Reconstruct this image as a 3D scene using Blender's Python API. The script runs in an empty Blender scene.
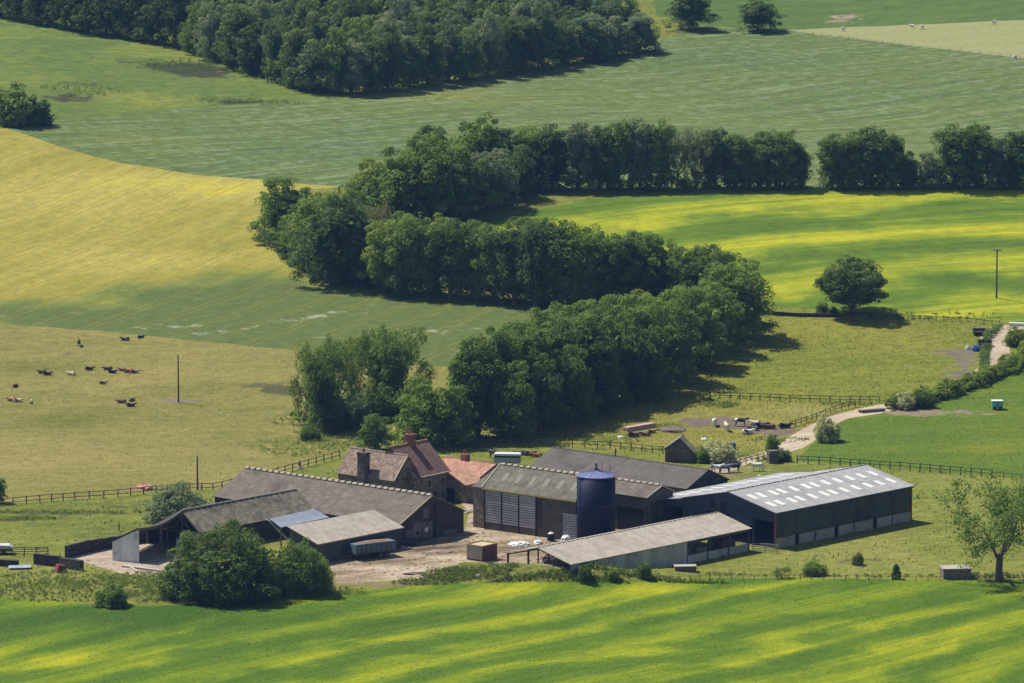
import bpy, math, random
import numpy as np
from mathutils import Vector, Matrix
from mathutils.geometry import delaunay_2d_cdt
PI = math.pi
R = math.radians
rng = np.random.default_rng(7)
random.seed(7)
S = bpy.context.scene
C = S.collection

# ------------------------------------------------------------------ camera
H, PITCH, FPX = 165.0, R(8.5), 5490.0
cd = bpy.data.cameras.new('camera')
cam = bpy.data.objects.new('camera', cd)
C.objects.link(cam)
cam.location = (0, 0, H)
cam.rotation_euler = (PI/2-PITCH, 0, 0)
cd.sensor_width = 36
cd.lens = FPX*36/1024
cd.clip_start = 1
cd.clip_end = 6000
S.camera = cam

# ------------------------------------------------------------------ terrain height
def gauss(X, Y, cx, cy, sx, sy):
    return np.exp(-((X-cx)/sx)**2/2-((Y-cy)/sy)**2/2)

def sstep(a, b, x):
    t = np.clip((x-a)/(b-a), 0, 1)
    return t*t*(3-2*t)

MOUNDS = []     # (x, y, sx, sy, h): banks in front of the yard, filled below

def hgt(X, Y):
    X = np.asarray(X, float); Y = np.asarray(Y, float)
    z = .08*20*np.logaddexp(0, (Y-990)/20.)
    k = sstep(985, 1100, Y)
    z = z + k*(1.5*np.sin(X/61+.8)*np.sin(Y/83+.3)+.9*np.sin(X/27+Y/39)*np.sin(Y/47-1))
    z = z + 10*gauss(X, Y, -170, 1260, 90, 110)+6*gauss(X, Y, 70, 1180, 70, 55)-2.5*gauss(X, Y, -20, 1120, 60, 40)
    z = z + 158*np.clip(1-Y/765, 0, 1.05)**2
    k2 = sstep(862, 835, Y)*sstep(700, 780, Y)
    z = z + k2*(.25*np.sin(X/19+Y/23)+.4*np.sin(X/43+2))
    for cx, cy, sx, sy, h in MOUNDS:
        z = z + h*gauss(X, Y, cx, cy, sx, sy)
    return z

def ray(px, py):
    cx = (px-512)/FPX; cy = (341.5-py)/FPX
    return Vector((cx, math.cos(PITCH)+cy*math.sin(PITCH), -math.sin(PITCH)+cy*math.cos(PITCH)))

_cache = {}
def gp(px, py):
    """where the line of sight through a photo pixel meets the ground"""
    k = (px, py, len(MOUNDS))
    if k in _cache:
        return _cache[k].copy()
    d = ray(px, py)
    a, b = 600., 3000.
    t = a
    while t < b:
        if H+d.z*t < float(hgt(d.x*t, d.y*t)):
            break
        t += 4
    lo, hi = t-4, t
    for _ in range(18):
        m = (lo+hi)/2
        if H+d.z*m < float(hgt(d.x*m, d.y*m)): hi = m
        else: lo = m
    p = Vector((d.x*hi, d.y*hi, H+d.z*hi))
    _cache[k] = p
    return p.copy()

def az(px, py, z):
    d = ray(px, py); t = (z-H)/d.z
    return Vector((d.x*t, d.y*t, z))

def ppm(p):
    """photo pixels per metre at a point"""
    return FPX/(p.y*math.cos(PITCH)-(p.z-H)*math.sin(PITCH))

def ground(x, y):
    return float(hgt(x, y))

for (px, py, sx, sy, h) in [(470, 577, 9, 3.5, 1.5), (525, 582, 7, 3, 1.7), (572, 586, 6, 2.6, 1.6), (600, 583, 6, 2.4, 1.45), (632, 578, 6, 2.2, 1.0), (665, 573, 6, 2., .6), (420, 582, 6, 3, .7), (150, 590, 16, 5, .5)]:
    p = az(px, py, 0)
    MOUNDS.append((p.x, p.y, sx, sy, h))

# ------------------------------------------------------------------ node helpers
class NT:
    def __init__(s, m):
        m.use_nodes = True
        s.t = m.node_tree
        s.t.nodes.clear()
    def n(s, typ, ins=None, **props):
        nd = s.t.nodes.new(typ)
        for k, v in props.items():
            setattr(nd, k, v)
        for k, v in (ins or {}).items():
            s.set(nd.inputs[k], v)
        return nd
    def set(s, sock, v):
        if isinstance(v, bpy.types.NodeSocket):
            s.t.links.new(v, sock)
        elif isinstance(v, (tuple, list)) and len(v) == 3 and sock.type == 'RGBA':
            sock.default_value = (*v, 1)
        else:
            sock.default_value = v
    def math(s, op, a, b=0.0, c=0.0, clamp=False):
        nd = s.n('ShaderNodeMath', {0: a, 1: b}, operation=op)
        if op == 'MULTIPLY_ADD': s.set(nd.inputs[2], c)
        nd.use_clamp = clamp
        return nd.outputs[0]
    def mix(s, f, a, b, blend='MIX'):
        nd = s.n('ShaderNodeMix', data_type='RGBA', blend_type=blend)
        s.set(nd.inputs[0], f); s.set(nd.inputs[6], a); s.set(nd.inputs[7], b)
        return nd.outputs[2]
    def noise(s, vec, scale, detail=3, rough=.55, dist=0):
        return s.n('ShaderNodeTexNoise', {'Vector': vec, 'Scale': scale, 'Detail': detail, 'Roughness': rough, 'Distortion': dist}).outputs['Fac']
    def ramp(s, f, stops):
        nd = s.n('ShaderNodeValToRGB', {0: f})
        cr = nd.color_ramp
        while len(cr.elements) < len(stops): cr.elements.new(.5)
        for e, (p, c) in zip(cr.elements, stops):
            e.position = p; e.color = (*c, 1) if len(c) == 3 else c
        return nd.outputs[0]
    def out(s, surf=None, vol=None):
        o = s.n('ShaderNodeOutputMaterial')
        if surf: s.t.links.new(surf, o.inputs[0])
        if vol: s.t.links.new(vol, o.inputs[1])

MATS = {}
def plain(name, col, rough=.8, var=.25, scale=1.5, bump=0., stain=None, stain_scale=.5, stain_amt=.5, metal=0., wave=None, spec=.3, vert=None):
    """a painted, wooden, stone or metal surface with mottling, stains of their own, and optional corrugation along a local axis"""
    if name in MATS: return MATS[name]
    m = bpy.data.materials.new(name); t = NT(m)
    co = t.n('ShaderNodeTexCoord').outputs['Object']
    n1 = t.noise(co, scale, 5, .65)
    f = t.math('MULTIPLY_ADD', n1, 2*var, 1-var)
    c = t.mix(1., col, t.n('ShaderNodeCombineColor', {0: f, 1: f, 2: f}).outputs[0], 'MULTIPLY')
    if stain:
        n2 = t.noise(co, stain_scale, 6, .7, .4)
        g = t.math('MULTIPLY_ADD', n2, 5., -2.5-.9*(1-stain_amt)+.2, clamp=True)
        c = t.mix(t.math('MULTIPLY', g, min(1, stain_amt+.3)), c, stain)
    h = n1
    if wave or vert:
        ax, per = wave or vert
        sp = t.n('ShaderNodeSeparateXYZ', {0: co}).outputs['XYZ'.index(ax)]
        w = t.math('SINE', t.math('MULTIPLY', sp, 2*PI/per))
        h = t.math('MULTIPLY_ADD', w, .5, n1)
        # each sheet weathers a little differently
        sh = t.n('ShaderNodeTexWhiteNoise', {'W': t.math('FLOOR', t.math('MULTIPLY', sp, 1/(per*4)))}, noise_dimensions='1D').outputs[0]
        k = t.math('MULTIPLY_ADD', sh, .3, .85)
        c = t.mix(1., c, t.n('ShaderNodeCombineColor', {0: k, 1: k, 2: k}).outputs[0], 'MULTIPLY')
    p = t.n('ShaderNodeBsdfPrincipled', {'Base Color': c, 'Roughness': rough, 'Metallic': metal, 'Specular IOR Level': spec})
    if bump or wave or vert:
        b = t.n('ShaderNodeBump', {'Height': h, 'Distance': .05, 'Strength': bump or .6})
        t.set(p.inputs['Normal'], b.outputs[0])
    t.out(p.outputs[0])
    MATS[name] = m
    return m

def roof_mat(name, col, lich, axis, moss=None, per=.35, rowz=1.1, var=.3, tile=False, rough=.9, lich_amt=.5):
    """corrugated cement sheets or pantiles: ridges run down the slope (axis = the ridge's direction), courses show in height"""
    if name in MATS: return MATS[name]
    m = bpy.data.materials.new(name); t = NT(m)
    co = t.n('ShaderNodeTexCoord').outputs['Object']
    sep = t.n('ShaderNodeSeparateXYZ', {0: co})
    along = sep.outputs['XYZ'.index(axis)]; zz = sep.outputs[2]
    n1 = t.noise(co, .9, 6, .75)
    n2 = t.math('MULTIPLY_ADD', t.noise(co, 2.2, 5, .75), 2., -.5)
    n3 = t.math('MULTIPLY_ADD', t.noise(co, .3, 5, .65), 1.3, -.15)
    col_i = t.math('FLOOR', t.math('MULTIPLY', along, 1/(1.05 if not tile else .25)))
    row_i = t.math('FLOOR', t.math('MULTIPLY', zz, 1/rowz))
    wn = t.n('ShaderNodeTexWhiteNoise', {0: t.n('ShaderNodeCombineXYZ', {0: col_i, 1: row_i}).outputs[0]}, noise_dimensions='2D').outputs[0]
    k = t.math('MULTIPLY_ADD', wn, .2 if not tile else .55, .9 if not tile else .72)
    k = t.math('MULTIPLY', k, t.math('MULTIPLY_ADD', n2, 2*var, 1-var))
    c = t.mix(1., col, t.n('ShaderNodeCombineColor', {0: k, 1: k, 2: k}).outputs[0], 'MULTIPLY')
    g = t.math('MULTIPLY_ADD', n1, 7., -3.6+1.4*(lich_amt-.5), clamp=True)
    c = t.mix(t.math('MULTIPLY', g, .8), c, lich)
    g2 = t.math('MULTIPLY_ADD', n3, 5, -2.6, clamp=True)
    c = t.mix(t.math('MULTIPLY', g2, .68), c, moss or tuple(x*.55 for x in col))
    w = t.math('SINE', t.math('MULTIPLY', along, 2*PI/per))
    fr = t.math('FRACT', t.math('MULTIPLY', zz, 1/rowz))
    h = t.math('ADD', t.math('MULTIPLY', w, .5), t.math('MULTIPLY_ADD', fr, -.7, n2))
    p = t.n('ShaderNodeBsdfPrincipled', {'Base Color': c, 'Roughness': rough, 'Specular IOR Level': .25})
    b = t.n('ShaderNodeBump', {'Height': h, 'Distance': .06, 'Strength': .7})
    t.set(p.inputs['Normal'], b.outputs[0])
    t.out(p.outputs[0])
    MATS[name] = m
    return m

def stone_mat(name, col, mortar, size=.45):
    if name in MATS: return MATS[name]
    m = bpy.data.materials.new(name); t = NT(m)
    co = t.n('ShaderNodeTexCoord').outputs['Object']
    mp = t.n('ShaderNodeMapping', {'Vector': co, 'Scale': (1, 1, 1.7)}).outputs[0]
    v = t.n('ShaderNodeTexVoronoi', {'Vector': mp, 'Scale': 1/size})
    d = t.n('ShaderNodeTexVoronoi', {'Vector': mp, 'Scale': 1/size}, feature='DISTANCE_TO_EDGE').outputs['Distance']
    r = t.n('ShaderNodeSeparateColor', {0: v.outputs['Color']}).outputs[0]
    k = t.math('MULTIPLY_ADD', r, .9, .55)
    n1 = t.noise(co, .5, 5, .65)
    k = t.math('MULTIPLY', k, t.math('MULTIPLY_ADD', n1, .9, .55))
    c = t.mix(1., col, t.n('ShaderNodeCombineColor', {0: k, 1: k, 2: k}).outputs[0], 'MULTIPLY')
    c = t.mix(t.math('LESS_THAN', d, .05), c, mortar)
    p = t.n('ShaderNodeBsdfPrincipled', {'Base Color': c, 'Roughness': .95, 'Specular IOR Level': .2})
    b = t.n('ShaderNodeBump', {'Height': t.math('MINIMUM', d, .15), 'Distance': .2, 'Strength': .6})
    t.set(p.inputs['Normal'], b.outputs[0]); t.out(p.outputs[0])
    MATS[name] = m
    return m

def leaf_mat(name, col, col2, trans=.48, rough=.65, flower=None, flower_amt=.3):
    if name in MATS: return MATS[name]
    m = bpy.data.materials.new(name); t = NT(m)
    geo = t.n('ShaderNodeNewGeometry')
    oi = t.n('ShaderNodeObjectInfo').outputs['Random']
    rp = geo.outputs['Random Per Island']
    n1 = t.noise(geo.outputs['Position'], .45, 3)
    f = t.math('ADD', t.math('MULTIPLY_ADD', rp, .45, -.2), t.math('ADD', t.math('MULTIPLY_ADD', n1, 1.6, -.55), t.math('MULTIPLY_ADD', oi, .9, -.45)), clamp=True)
    c = t.mix(f, col, col2)
    if flower:
        n2 = t.noise(geo.outputs['Position'], 1.1, 2)
        g = t.math('GREATER_THAN', t.math('ADD', n2, t.math('MULTIPLY_ADD', rp, .3, -.15)), 1-flower_amt-.15)
        c = t.mix(g, c, flower)
    p = t.n('ShaderNodeBsdfPrincipled', {'Base Color': c, 'Roughness': rough, 'Specular IOR Level': .12})
    tr = t.n('ShaderNodeBsdfTranslucent', {'Color': t.mix(.45, c, (.3, .36, .03))})
    mx = t.n('ShaderNodeMixShader', {0: trans, 1: p.outputs[0], 2: tr.outputs[0]})
    t.out(mx.outputs[0])
    MATS[name] = m
    return m

def field_mat(name, stops, ang, period=14, stripe=.25, aniso=(30, 3), a1=.35, a2=.3, fine=.35, soil=(.19, .14, .1), dark=(.05, .055, .025), pale=None, bump=.5, dist=3., tram=0, fsc=.55):
    """grass or crop: drilled streaks along a direction, patchy growth, fine tufts; bare soil and rough growth where the ground has them"""
    m = bpy.data.materials.new(name); t = NT(m)
    pos = t.n('ShaderNodeNewGeometry').outputs['Position']
    mp = t.n('ShaderNodeMapping', {'Vector': pos, 'Rotation': (0, 0, -R(ang))}).outputs[0]
    sep = t.n('ShaderNodeSeparateXYZ', {0: mp})
    flat = t.n('ShaderNodeCombineXYZ', {0: sep.outputs[0], 1: sep.outputs[1], 2: 0.}).outputs[0]
    an = t.n('ShaderNodeMapping', {'Vector': flat, 'Scale': (1/aniso[0], 1/aniso[1], 1)}).outputs[0]
    an2 = t.n('ShaderNodeMapping', {'Vector': flat, 'Scale': (1/(aniso[0]*.35), 1/(aniso[1]*.3), 1)}).outputs[0]
    def cn(q, k=2.): return t.math('MULTIPLY_ADD', q, k, .5-.5*k)
    n_big = cn(t.noise(flat, 1/45, 5, .6, .4))
    n_str = cn(t.noise(an, 1, 4, .6))
    n_str2 = cn(t.noise(an2, 1, 3, .6))
    wv = t.math('SINE', t.math('ADD', t.math('MULTIPLY', sep.outputs[1], 2*PI/period), t.math('MULTIPLY', n_big, dist*2)))
    pa = t.n('ShaderNodeVertexColor', layer_name='paint').outputs[0]
    ps = t.n('ShaderNodeSeparateColor', {0: pa})
    f = t.math('MULTIPLY_ADD', wv, stripe, .5)
    f = t.math('ADD', f, t.math('MULTIPLY_ADD', n_str, 2*a1, -a1))
    f = t.math('ADD', f, t.math('MULTIPLY_ADD', n_str2, a1, -a1/2))
    f = t.math('ADD', f, t.math('MULTIPLY_ADD', n_big, 2*a2, -a2))
    f = t.math('ADD', f, ps.outputs[0], clamp=True)
    c = t.ramp(f, stops)
    n_f = cn(t.noise(flat, fsc, 5, .78), 2.2)
    n_f2 = cn(t.noise(flat, 2.2, 3, .7), 1.8)
    if pale:
        g = t.math('MULTIPLY_ADD', t.math('ADD', n_str, t.math('MULTIPLY_ADD', n_f, .8, -.4)), 5., -2.7, clamp=True)
        c = t.mix(t.math('MULTIPLY', g, .42), c, pale)
    if tram:
        # pairs of wheel marks through the crop
        q = t.math('FRACT', t.math('MULTIPLY', t.math('ADD', sep.outputs[1], t.math('MULTIPLY', n_big, 3.)), 1/tram))
        l = t.math('LESS_THAN', t.math('ABSOLUTE', t.math('SUBTRACT', t.math('ABSOLUTE', t.math('SUBTRACT', q, .5)), .9/tram)), .28/tram)
        c = t.mix(t.math('MULTIPLY', l, .35), c, tuple(x*.45 for x in stops[0][1]))
    k = t.math('ADD', t.math('MULTIPLY', n_f, .65), t.math('MULTIPLY', n_f2, .35))
    k = t.math('MULTIPLY_ADD', k, 4*fine, 1-2*fine)
    k = t.math('MAXIMUM', k, .25)
    c = t.mix(1., c, t.n('ShaderNodeCombineColor', {0: k, 1: k, 2: k}).outputs[0], 'MULTIPLY')
    nb = cn(t.noise(flat, .3, 6, .7), 2.)
    e = t.math('MULTIPLY_ADD', nb, 1.5, -.75)
    g = t.math('MULTIPLY_ADD', t.math('ADD', ps.outputs[2], e), 3., -1.1, clamp=True)
    c = t.mix(t.math('MULTIPLY', g, .8), c, dark)
    g = t.math('MULTIPLY_ADD', t.math('ADD', ps.outputs[1], e), 3., -1.1, clamp=True)
    sc = t.mix(t.math('MULTIPLY_ADD', n_f, .6, t.math('MULTIPLY', n_str, .4), clamp=True), tuple(x*.5 for x in soil), tuple(min(1, x*1.4) for x in soil))
    c = t.mix(t.math('MULTIPLY', g, .92), c, sc)
    p = t.n('ShaderNodeBsdfPrincipled', {'Base Color': c, 'Roughness': .95, 'Specular IOR Level': .1})
    b = t.n('ShaderNodeBump', {'Height': n_f, 'Distance': .5, 'Strength': bump})
    t.set(p.inputs['Normal'], b.outputs[0]); t.out(p.outputs[0])
    MATS[name] = m
    return m

# ------------------------------------------------------------------ mesh helpers
class MB:
    """collects boxes, slabs, tubes and polygons; build() links them as ONE mesh object"""
    def __init__(s): s.v = []; s.f = []
    def poly(s, pts):
        i = len(s.v); s.v += [tuple(p) for p in pts]; s.f.append(tuple(range(i, i+len(pts)))); return s
    def box(s, x0, x1, y0, y1, z0, z1):
        i = len(s.v)
        s.v += [(x0, y0, z0), (x1, y0, z0), (x1, y1, z0), (x0, y1, z0), (x0, y0, z1), (x1, y0, z1), (x1, y1, z1), (x0, y1, z1)]
        s.f += [tuple(i+k for k in q) for q in ((3, 2, 1, 0), (4, 5, 6, 7), (0, 1, 5, 4), (1, 2, 6, 5), (2, 3, 7, 6), (3, 0, 4, 7))]
        return s
    def slab(s, pts, th=.08):
        """a sheet through pts (counter-clockwise seen from above) thickened downwards along its normal"""
        P = [Vector(p) for p in pts]
        n = (P[1]-P[0]).cross(P[2]-P[0]).normalized()
        return s.prism(P, n*-th)
    def prism(s, P, d):
        i = len(s.v); k = len(P); d = Vector(d)
        s.v += [tuple(p) for p in P]+[tuple(Vector(p)+d) for p in P]
        s.f.append(tuple(range(i, i+k))); s.f.append(tuple(i+k+j for j in reversed(range(k))))
        for j in range(k):
            a, b = i+j, i+(j+1) % k
            s.f.append((b, a, a+k, b+k))
        return s
    def tube(s, pts, rad, n=6, cap=True):
        P = [Vector(p) for p in pts]
        if not isinstance(rad, (list, tuple)): rad = [rad]*len(P)
        i = len(s.v)
        for j, p in enumerate(P):
            d = (P[min(j+1, len(P)-1)]-P[max(j-1, 0)]).normalized()
            a = d.cross(Vector((0, 0, 1)) if abs(d.z) < .9 else Vector((1, 0, 0))).normalized(); b = d.cross(a)
            for k in range(n):
                q = p+(a*math.cos(2*PI*k/n)+b*math.sin(2*PI*k/n))*rad[j]
                s.v.append(tuple(q))
        for j in range(len(P)-1):
            for k in range(n):
                a, b = i+j*n+k, i+j*n+(k+1) % n
                s.f.append((a, b, b+n, a+n))
        if cap:
            s.f.append(tuple(i+k for k in reversed(range(n)))); s.f.append(tuple(i+(len(P)-1)*n+k for k in range(n)))
        return s
    def bar(s, a, b, w=.1, h=None):
        """a square beam from a to b"""
        a, b = Vector(a), Vector(b); h = h or w
        d = (b-a).normalized()
        x = d.cross(Vector((0, 0, 1)) if abs(d.z) < .95 else Vector((1, 0, 0))).normalized(); y = x.cross(d)
        P = [a+x*(w/2*i)+y*(h/2*j) for i, j in ((-1, -1), (1, -1), (1, 1), (-1, 1))]
        return s.prism(P, b-a)
    def lathe(s, prof, n=24, cx=0, cy=0):
        i = len(s.v)
        for r, z in prof:
            for k in range(n):
                s.v.append((cx+r*math.cos(2*PI*k/n), cy+r*math.sin(2*PI*k/n), z))
        for j in range(len(prof)-1):
            for k in range(n):
                a, b = i+j*n+k, i+j*n+(k+1) % n
                s.f.append((a, b, b+n, a+n))
        s.f.append(tuple(i+k for k in reversed(range(n)))); s.f.append(tuple(i+(len(prof)-1)*n+k for k in range(n)))
        return s
    def build(s, name, m, parent=None, smooth=False, loc=None):
        me = bpy.data.meshes.new(name); me.from_pydata(s.v, [], s.f); me.update()
        import bmesh
        bm = bmesh.new(); bm.from_mesh(me); bmesh.ops.recalc_face_normals(bm, faces=bm.faces); bm.to_mesh(me); bm.free()
        if smooth: me.shade_smooth()
        return link(name, me, m, parent, loc)

def link(name, me, m=None, parent=None, loc=None):
    o = bpy.data.objects.new(name, me); C.objects.link(o)
    if m is not None and not me.materials: me.materials.append(m)
    if parent: o.parent = parent
    if loc is not None: o.location = loc
    return o

def npmesh(name, V, F):
    """fast mesh from arrays: V (n,3), F (m,k)"""
    me = bpy.data.meshes.new(name)
    V = np.asarray(V, np.float32); F = np.asarray(F, np.int32); k = F.shape[1]
    me.vertices.add(len(V)); me.vertices.foreach_set('co', V.ravel())
    me.loops.add(F.size); me.loops.foreach_set('vertex_index', F.ravel())
    me.polygons.add(len(F)); me.polygons.foreach_set('loop_start', np.arange(0, F.size, k, dtype=np.int32))
    me.update(calc_edges=True)
    return me

def tag(o, label=None, cat=None, group=None, kind=None):
    if label: o['label'] = label
    if cat: o['category'] = cat
    if group: o['group'] = group
    if kind: o['kind'] = kind
    return o

def thing(name, label, cat, loc=(0, 0, 0), rotz=0, group=None):
    o = bpy.data.objects.new(name, None); C.objects.link(o)
    o.location = loc; o.rotation_euler = (0, 0, rotz); o.empty_display_size = .5
    return tag(o, label, cat, group)

def copy_tree(o, parent=None):
    c = o.copy(); C.objects.link(c)
    if parent: c.parent = parent
    for ch in list(o.children): copy_tree(ch, c)
    return c

# ------------------------------------------------------------------ the ground: one sheet cut along the field edges
def sub(pts, step=25):
    out = []
    for (a, b) in zip(pts, pts[1:]+pts[:1]):
        n = max(1, int(math.hypot(b[0]-a[0], b[1]-a[1])/step))
        for k in range(n): out.append((a[0]+(b[0]-a[0])*k/n, a[1]+(b[1]-a[1])*k/n))
    return out

def wobble(P, amt=.5):
    out = []
    for p in P:
        out.append(Vector((p.x+amt*math.sin(p.x*.9+p.y*.31), p.y+amt*math.sin(p.x*.53-p.y*.41+1), 0)))
    return out

LANE = [(690, 478), (722, 468), (745, 460), (765, 455), (790, 447), (803, 438), (815, 428), (840, 417), (870, 411), (892, 406), (930, 397), (965, 384), (988, 372), (999, 360), (1001, 348), (998, 338), (1006, 331), (1040, 326)]
def lane_poly(hw=2.2):
    P = [gp(*q) for q in LANE]
    L, Rr = [], []
    for i, p in enumerate(P):
        d = (P[min(i+1, len(P)-1)]-P[max(0, i-1)]); d.z = 0; d.normalize()
        n = Vector((-d.y, d.x, 0)); w = hw*(1+.25*math.sin(i*1.7))*(1.5 if i > 14 else 1)
        L.append(p+n*w); Rr.append(p-n*w)
    return L+Rr[::-1]

ZP = [  # name, polygon in photo pixels (first that holds a face wins)
 ('farm_lane', None),
 ('farmyard', [(338, 583), (328, 566), (300, 560), (330, 545), (400, 552), (400, 535), (465, 530), (471, 512), (456, 500), (446, 485), (480, 470), (500, 480), (484, 530), (575, 532), (640, 525), (650, 545), (560, 566), (505, 563), (465, 562), (430, 576), (395, 581)]),
 ('cattle_yard', [(62, 566), (70, 556), (105, 546), (200, 528), (260, 530), (250, 560), (180, 577), (120, 574), (85, 562)]),
 ('crop_field', [(-120, 603), (0, 598), (60, 602), (120, 607), (250, 601), (340, 591), (420, 585), (560, 581), (720, 578), (860, 579), (1150, 581), (1150, 720), (900, 790), (100, 790), (-120, 720)]),
 ('dry_pasture', [(-120, 320), (0, 324), (100, 331), (200, 341), (300, 351), (440, 367), (455, 400), (400, 428), (345, 453), (262, 479), (213, 489), (153, 491), (60, 500), (-120, 513)]),
 ('barley_field', [(-120, 320), (0, 324), (100, 331), (200, 341), (300, 351), (440, 367), (560, 372), (600, 330), (640, 312), (480, 300), (400, 294), (330, 285), (280, 262), (262, 215), (300, 190), (345, 187), (260, 180), (200, 175), (120, 163), (60, 147), (0, 126), (-120, 98)]),
 ('upper_field', [(-120, 98), (0, 126), (60, 147), (120, 163), (200, 175), (260, 180), (345, 187), (480, 200), (560, 192), (650, 189), (820, 188), (1024, 189), (1150, 189), (1150, 72), (1024, 58), (900, 44), (785, 30), (700, 27), (660, 40), (560, 66), (440, 84), (340, 97), (240, 104), (60, 120), (30, 100), (-120, 80)]),
 ('hill_pasture', [(-120, 80), (30, 100), (60, 120), (240, 104), (340, 97), (300, 88), (240, 66), (180, 44), (60, 26), (0, 18), (-120, 0)]),
 ('stubble_strip', [(785, 30), (900, 44), (1024, 58), (1150, 72), (1150, 12), (1024, 20), (930, 24), (830, 28)]),
 ('hilltop_field', [(640, -70), (1250, -70), (1150, 12), (1024, 20), (930, 24), (830, 28), (785, 30), (700, 26), (655, 15)]),
 ('rape_field', [(430, 240), (480, 222), (560, 205), (650, 189), (820, 188), (1024, 189), (1150, 190), (1150, 330), (1030, 323), (920, 316), (850, 312), (775, 306), (730, 300), (640, 300), (500, 290)]),
 ('meadow', [(640, 312), (730, 300), (775, 307), (850, 313), (920, 317), (1005, 323), (990, 345), (985, 370), (930, 393), (880, 405), (800, 401), (690, 397), (640, 400), (600, 400)]),
 ('cattle_paddock', [(600, 400), (640, 400), (690, 397), (800, 401), (880, 405), (840, 417), (815, 428), (803, 438), (790, 447), (765, 455), (663, 453), (560, 447), (478, 447), (470, 430), (540, 420)]),
 ('lane_field', [(795, 461), (815, 440), (830, 424), (870, 414), (895, 409), (960, 391), (1024, 368), (1150, 335), (1150, 490), (1000, 477), (860, 466)]),
]
def inside(poly, x, y):
    c = np.zeros(np.shape(x), bool)
    n = len(poly)
    for i in range(n):
        x0, y0 = poly[i][0], poly[i][1]; x1, y1 = poly[(i+1) % n][0], poly[(i+1) % n][1]
        if y0 == y1: continue
        cond = ((y0 > y) != (y1 > y)) & (x < (x1-x0)*(y-y0)/(y1-y0)+x0)
        c ^= cond
    return c

ZW = {}
for nm, pl in ZP:
    ZW[nm] = [(p.x, p.y) for p in (lane_poly() if pl is None else wobble([gp(*q) for q in sub(pl)], .35))]

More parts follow.
